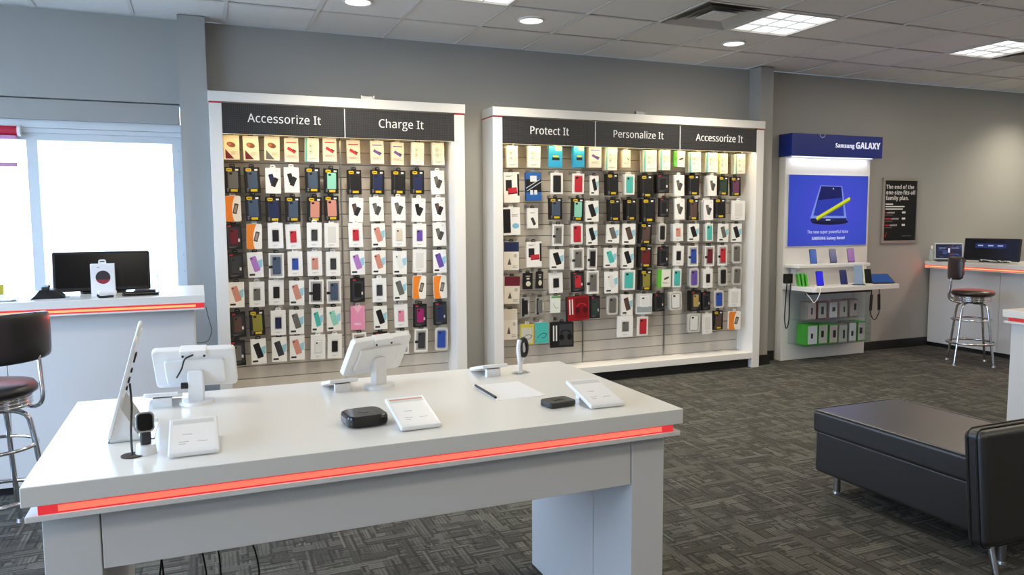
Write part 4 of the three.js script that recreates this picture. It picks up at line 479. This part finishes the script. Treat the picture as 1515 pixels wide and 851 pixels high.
// ---------------------------------------------------------------- phone tower
{
  const x0 = 5.615, x1 = 6.79, cx = (x0 + x1) / 2, zf = -6.2, t = thing('phone_display_tower', 'white phone display tower with navy header and glowing blue poster', 'display tower', [cx, 0, ZB]), F = zf - ZB;
  mesh('panel', bx(x0 - cx, x1 - cx, 0, 2.14, 0.004, F, 0.004), M.white, t);
  const hd = mesh('header', bx(x0 - cx - 0.01, x1 - cx + 0.06, 2.135, 2.365, 0.004, F + 0.1, 0.006), M.navy, t);
  mesh('lettering', textGeo('Samsung', 0.26, 0.003, fontBold), M.signGlow, hd, [0.11, 2.25, F + 0.1]); mesh('lettering', textGeo('GALAXY', 0.345, 0.003, fontBold), M.signGlow, hd, [0.435, 2.255, F + 0.1]); mesh('emblem', new THREE.TorusGeometry(0.035, 0.004, 6, 24, Math.PI), M.alu, hd, [-0.2, 2.365, F + 0.098], [0, 0, Math.PI]);
  mesh('light_strip', bx(-0.54, 0.54, 2.128, 2.134, F + 0.03, F + 0.07), M.coolStrip, t); areaLight(t, new THREE.Color().setRGB(0.86, 0.88, 1), 9, 1.08, 0.035, [0, 2.125, F + 0.05], [cx, 0, zf - 0.25]);
  const pt = canvasTex(768, 512, (c, w, h) => {
    c.fillStyle = '#3448c4'; c.fillRect(0, 0, w, h); for (let q = 0; q < 24; q++) { c.fillStyle = 'rgba(96,116,238,0.022)'; c.beginPath(); c.ellipse(w * 0.55, h * 0.45, 480 - q * 17, 330 - q * 12, 0, 0, 7); c.fill(); }
    c.fillStyle = '#0a0f3a'; c.beginPath(); c.ellipse(400, 338, 180, 22, 0, 0, 7); c.fill();
    c.fillStyle = '#7f95ee'; c.beginPath(); c.moveTo(298, 72); c.lineTo(510, 76); c.lineTo(566, 322); c.lineTo(206, 318); c.fill(); c.fillStyle = '#121a5e'; c.beginPath(); c.moveTo(306, 78); c.lineTo(502, 82); c.lineTo(538, 296); c.lineTo(238, 292); c.fill(); c.fillStyle = '#2c3fb4'; c.beginPath(); c.moveTo(280, 180); c.lineTo(516, 160); c.lineTo(538, 296); c.lineTo(238, 292); c.fill(); c.fillStyle = '#1a2157'; c.fillRect(212, 312, 350, 22); c.fillStyle = '#d9e0ff'; c.beginPath(); c.arc(424, 96, 6, 0, 7); c.fill(); c.fillRect(360, 320, 44, 8);
    c.save(); c.translate(430, 240); c.rotate(-0.43); c.fillStyle = '#8f9a10'; c.beginPath(); c.roundRect(-180, -4, 360, 22, 10); c.fill(); c.fillStyle = '#dbe32a'; c.beginPath(); c.roundRect(-180, -12, 360, 20, 10); c.fill(); c.restore();
    c.fillStyle = '#e6eaff'; c.textAlign = 'center'; c.font = '30px sans-serif'; c.fillText('The new super powerful Note', 384, 422); c.font = 'bold 28px sans-serif'; c.fillText('SAMSUNG Galaxy Note9', 390, 468);
  });
  const po = mesh('poster_frame', bx(-0.555, 0.555, 1.2, 1.955, F, F + 0.012, 0.003), M.alu, t); mesh('lit_poster', new THREE.PlaneGeometry(1.095, 0.742), new THREE.MeshStandardMaterial({ color: 0x0a0a14, roughness: 0.25, emissive: 0xffffff, emissiveMap: pt, emissiveIntensity: 0.85 }), po, [0, 1.578, F + 0.0128]);
  areaLight(t, new THREE.Color().setRGB(0.2, 0.27, 0.75), 0.5, 1.05, 0.7, [0, 1.578, F + 0.02], [cx, 1.578, 0]);
  const sh = new THREE.Shape(); sh.moveTo(x0 - cx + 0.01, 0); sh.lineTo(x1 - cx, 0); sh.lineTo(x1 - cx + 0.01, 0.40); sh.quadraticCurveTo(x1 - cx + 0.01, 0.43, x1 - cx - 0.03, 0.43); sh.lineTo(x0 - cx + 0.06, 0.43); sh.quadraticCurveTo(x0 - cx + 0.03, 0.43, x0 - cx + 0.02, 0.40); const g = new THREE.ExtrudeGeometry(sh, { depth: 0.04, bevelEnabled: true, bevelSize: 0.003, bevelThickness: 0.003, bevelSegments: 2 }); g.rotateX(Math.PI / 2); mesh('shelf', g, M.white, t, [0, 0.802, F]);
  mesh('riser_shelf', bx(-0.56, 0.42, 0.985, 1.02, F, F + 0.2, 0.008), M.white, t); mesh('riser_back', bx(-0.5, 0.36, 0.805, 0.985, F + 0.02, F + 0.1, 0.004), M.white, t);
  // clear bins under the shelf
  const bn = (y0, y1, n) => { const o = mesh('clear_bin', bx(-0.5, 0.42, y0, y0 + 0.006, F, F + 0.24), M.acrylic, t); mesh('bin_front', bx(-0.5, 0.42, y0, y1, F + 0.236, F + 0.24), M.acrylic, o); for (const x of [-0.5, 0.416]) mesh('bin_side', bx(x, x + 0.004, y0, 0.72, F, F + 0.236), M.acrylic, o); return o; };
  bn(0.18, 0.72); mesh('bin_shelf', bx(-0.49, 0.41, 0.44, 0.445, F, F + 0.2), M.acrylic, t); mesh('bin_rail', bx(-0.46, 0.4, 0.715, 0.735, F + 0.19, F + 0.235), M.black, t);
  const fronts = [M.paper, mat(0xd8d2c8, 0.6), mat(0xe2c9c4, 0.6), mat(0xc9cbc4, 0.6)]; let nb = 0;
  const G = 'small boxes in the clear bin under the tower shelf';
  const smallBox = (x, y, z, w, h, d, m, m2, label) => { const o = thing('accessory_box', label, 'box', [x, y, z], rr(-0.06, 0.06), G); mesh('carton', B(w, h, d, 0.002), m, o, [0, h / 2, 0]); mesh('printed_front', B(w * 0.88, h * 0.9, 0.001), fronts[nb % 4], o, [0, h / 2, d / 2 + 0.0005]); mesh('picture', B(w * (0.2 + 0.08 * (nb % 3)), h * (0.25 + 0.07 * (nb++ % 4)), 0.001), m2, o, [w * rr(-0.1, 0.14), h * rr(0.42, 0.6), d / 2 + 0.0015]); return o; };
  const gr = mat(0x4fb53a, 0.5), pk = mat(0xb98f8c, 0.6), tan = mat(0xa89a8c, 0.6), rd = mat(0x9c3030, 0.5);
  let by = 0.187; for (const [x, w, m, l] of [[cx - 0.37, 0.14, gr, 'green-sided box in the clear bin lower tier, at its window end'], [cx - 0.22, 0.12, gr, 'second green-sided box from the window end in lower clear bin'], [cx - 0.08, 0.11, gr, 'third green-sided box from the window end in lower clear bin'], [cx + 0.05, 0.12, tan, 'pale grey box in the clear bin lower tier'], [cx + 0.18, 0.11, tan, 'pale box beside the last green-sided box in lower clear bin'], [cx + 0.31, 0.11, gr, 'last green-sided box in the lower clear bin, poster end']]) smallBox(x, by, zf + 0.14, w, 0.2 + rr(-0.02, 0.02), 0.15, m, M.darkGrey, l);
  for (const [x, w, m, l] of [[cx - 0.34, 0.11, tan, 'dull box in the clear bin upper tier, window end'], [cx - 0.2, 0.12, rd, 'red-edged box in the clear bin upper tier'], [cx - 0.05, 0.12, pk, 'pinkish box beside the red-edged box in upper clear bin'], [cx + 0.09, 0.12, pk, 'pinkish box in the middle of the upper clear bin'], [cx + 0.24, 0.12, tan, 'pale box in the clear bin upper tier, poster end']]) smallBox(x, 0.446, zf + 0.11, w, 0.19 + rr(-0.015, 0.015), 0.12, m, M.darkGrey, l);
  // phones on small stands
  const phoneOn = (x, y, z, col, label, lit = 0.35) => { const o = thing('display_phone', label, 'phone', [x, y, z], -0.35, 'phones on the tower shelves'); mesh('stand', plate(0.05, 0.06, 0.01, 0.01, 0.002), M.plastic, o, [0, 0.034, -0.018], [-0.35, 0, 0]); mesh('stand_base', bx(-0.03, 0.03, 0, 0.008, -0.05, 0.02, 0.002), M.plastic, o); const b = mesh('body', plate(0.074, 0.155, 0.009, 0.01, 0.002), M.blackGloss, o, [0, 0.082, -0.012], [-0.3, 0, 0]); mesh('screen', plate(0.068, 0.143, 0.001, 0.008, 0), new THREE.MeshStandardMaterial({ color: 0x050508, roughness: 0.2, emissive: col, emissiveIntensity: lit }), b, [0, 0, 0.005]); };
  phoneOn(5.89, 1.02, -6.06, 0x2a66c8, 'upper shelf phone with light blue screen on the tower', 0.6); phoneOn(6.16, 1.02, -6.06, 0x1c2a86, 'upper shelf phone with dark blue screen on the tower', 0.6); phoneOn(6.41, 1.02, -6.06, 0x9a5fae, 'upper shelf phone with purple screen on the tower', 0.7);
  phoneOn(5.815, 0.805, -5.885, 0x1d1de0, 'lower shelf phone with vivid blue screen on the tower', 0.9); phoneOn(6.15, 0.805, -5.9, 0x10246a, 'lower shelf phone with navy screen on the tower', 0.6); phoneOn(6.49, 0.805, -5.9, 0x08080a, 'lower shelf phone with black screen on the tower', 0.1);
  const tb = thing('display_tablet', 'tablet with blue screen tilted on the tower shelf end', 'tablet', [6.66, 0.805, -5.9], -0.3); const tbb = mesh('body', plate(0.25, 0.17, 0.008, 0.012, 0.002), M.darkGrey, tb, [0, 0.05, 0], [-1.05, 0, 0]); mesh('screen', plate(0.23, 0.15, 0.001, 0.004, 0), new THREE.MeshStandardMaterial({ color: 0x0a0a0c, roughness: 0.2, emissive: 0x2a5fae, emissiveIntensity: 0.5 }), tbb, [0, 0, 0.0048]); mesh('stand', bx(-0.05, 0.05, 0, 0.06, -0.05, -0.03), M.plastic, tb);
  const ac = thing('acrylic_price_sign', 'narrow pale sign standing beside the black phone on the tower shelf', 'sign', [6.31, 0.805, -5.86], -0.6); mesh('base', bx(-0.06, 0.06, 0, 0.006, -0.03, 0.05), M.black, ac); mesh('card', plate(0.09, 0.2, 0.004, 0.004, 0.001), mat(0x8ea2bd, 0.4), ac, [0, 0.105, -0.01], [-0.12, 0, 0]); mesh('edge_strip', B(0.012, 0.21, 0.006), mat(0xe0dfa8, 0.5), ac, [0.05, 0.108, -0.005], [-0.12, 0, 0.1]);
  for (const [k, x] of [[0, 5.655], [1, 5.685], [2, 5.715]]) { const o = thing('screen_cleaner_pack', ['green pack leaning on the tower shelf beside the black camera', 'green pack leaning between two other packs on the tower shelf', 'white-fronted green pack leaning on the tower shelf'][k], 'pack', [x, 0.805, -6.02 + k * 0.02], -0.5, 'green packs on the tower shelf'); mesh('carton', B(0.02, 0.125, 0.1, 0.002), gr, o, [0, 0.066, 0], [0, 0, 0.16]); if (k === 2) mesh('printed_front', B(0.002, 0.12, 0.095), M.paper, o, [0.0115, 0.066, 0], [0, 0, 0.16]); }
  const cam = thing('strapped_camera', 'black gadget with wrist strap hanging off the tower side', 'camera', [5.655, 0.83, -6.1]); mesh('body', B(0.09, 0.1, 0.05, 0.008), M.black, cam, [-0.06, 0.05, 0]); mesh('lens', cyl(0.018, 0.018, 0.01, 16), M.darkGrey, cam, [-0.06, 0.06, 0.028], [Math.PI / 2, 0, 0]); mesh('strap', tube([[-0.09, 0.01, 0.02], [-0.1, -0.15, 0.02], [-0.105, -0.4, 0.02], [-0.08, -0.47, 0.02], [-0.055, -0.4, 0.02], [-0.05, -0.15, 0.02], [-0.04, 0.0, 0.02]], 0.006, 40, 6), M.black, cam);
  const ws = thing('wrist_strap', 'black wrist strap loop hanging under the tower shelf end', 'strap', [6.53, 0.755, -5.84]); mesh('strap', tube([[-0.055, 0, 0], [-0.055, -0.1, 0], [-0.06, -0.25, 0], [0, -0.325, 0], [0.06, -0.25, 0], [0.055, -0.1, 0], [0.055, 0, 0]], 0.005, 40, 6), M.black, ws); for (const s of [-1, 1]) mesh('pad', B(0.035, 0.17, 0.012, 0.005), M.black, ws, [s * 0.056, -0.14, 0], [0, 0, s * 0.05]);
  single('white_charging_cable', tube([[5.72, 0.812, -5.84], [5.7, 0.8, -5.76], [5.66, 0.7, -5.755], [5.64, 0.66, -5.78], [5.64, 0.7, -5.83], [5.65, 0.745, -5.9]], 0.004, 40, 6), M.plastic, 'white charging cable drooping from the tower shelf', 'cable');
}
// wall poster
{
  const t = thing('wall_poster', 'black framed poster reading The end of the one-size-fits-all family plan', 'poster', [7.362, 1.21, ZB]); const w = 0.56, h = 0.735;
  mesh('frame', merge(bx(-w / 2, w / 2, 0, 0.03, 0.002, 0.025), bx(-w / 2, w / 2, h - 0.03, h, 0.002, 0.025), bx(-w / 2, -w / 2 + 0.03, 0.03, h - 0.03, 0.002, 0.025), bx(w / 2 - 0.03, w / 2, 0.03, h - 0.03, 0.002, 0.025)), mat(0xb3aca4, 0.35, 0.5), t);
  const tx = canvasTex(400, 540, (c, W, Hh) => { c.fillStyle = '#0e0e10'; c.fillRect(0, 0, W, Hh); c.fillStyle = '#f2f0ee'; c.font = 'bold 50px sans-serif'; ['The end of the', 'one-size-fits-all', 'family plan.'].forEach((s, i) => c.fillText(s, 18, 74 + i * 50, 365)); [90, 235, 215].forEach((l, i) => c.fillRect(18, 206 + i * 22, l, 11)); [295, 350, 408].forEach((y, i) => { c.fillStyle = '#c9252f'; c.font = 'bold 22px sans-serif'; c.fillRect(18, y - 13, [20, 72, 54][i], 12); c.fillStyle = '#f2f0ee'; c.fillText('unlimited', [42, 94, 76][i], y, 90); c.fillRect(225, y - 18, 42, 18); c.fillStyle = '#8a8886'; c.fillRect(18, y + 12, 90, 4); }); c.strokeStyle = '#c9252f'; c.lineWidth = 6; c.beginPath(); c.moveTo(16, 492); c.lineTo(26, 506); c.lineTo(44, 464); c.stroke(); c.fillStyle = '#777'; c.fillRect(230, 496, 120, 5); });
  mesh('poster_print', new THREE.BoxGeometry(w - 0.06, h - 0.06, 0.008), M.black, t, [0, h / 2, 0.01]); mesh('print_face', new THREE.PlaneGeometry(w - 0.06, h - 0.06), mat(0xffffff, 0.3, 0, { map: tx }), t, [0, h / 2, 0.0145]);
}
renderer.render(scene, camera);
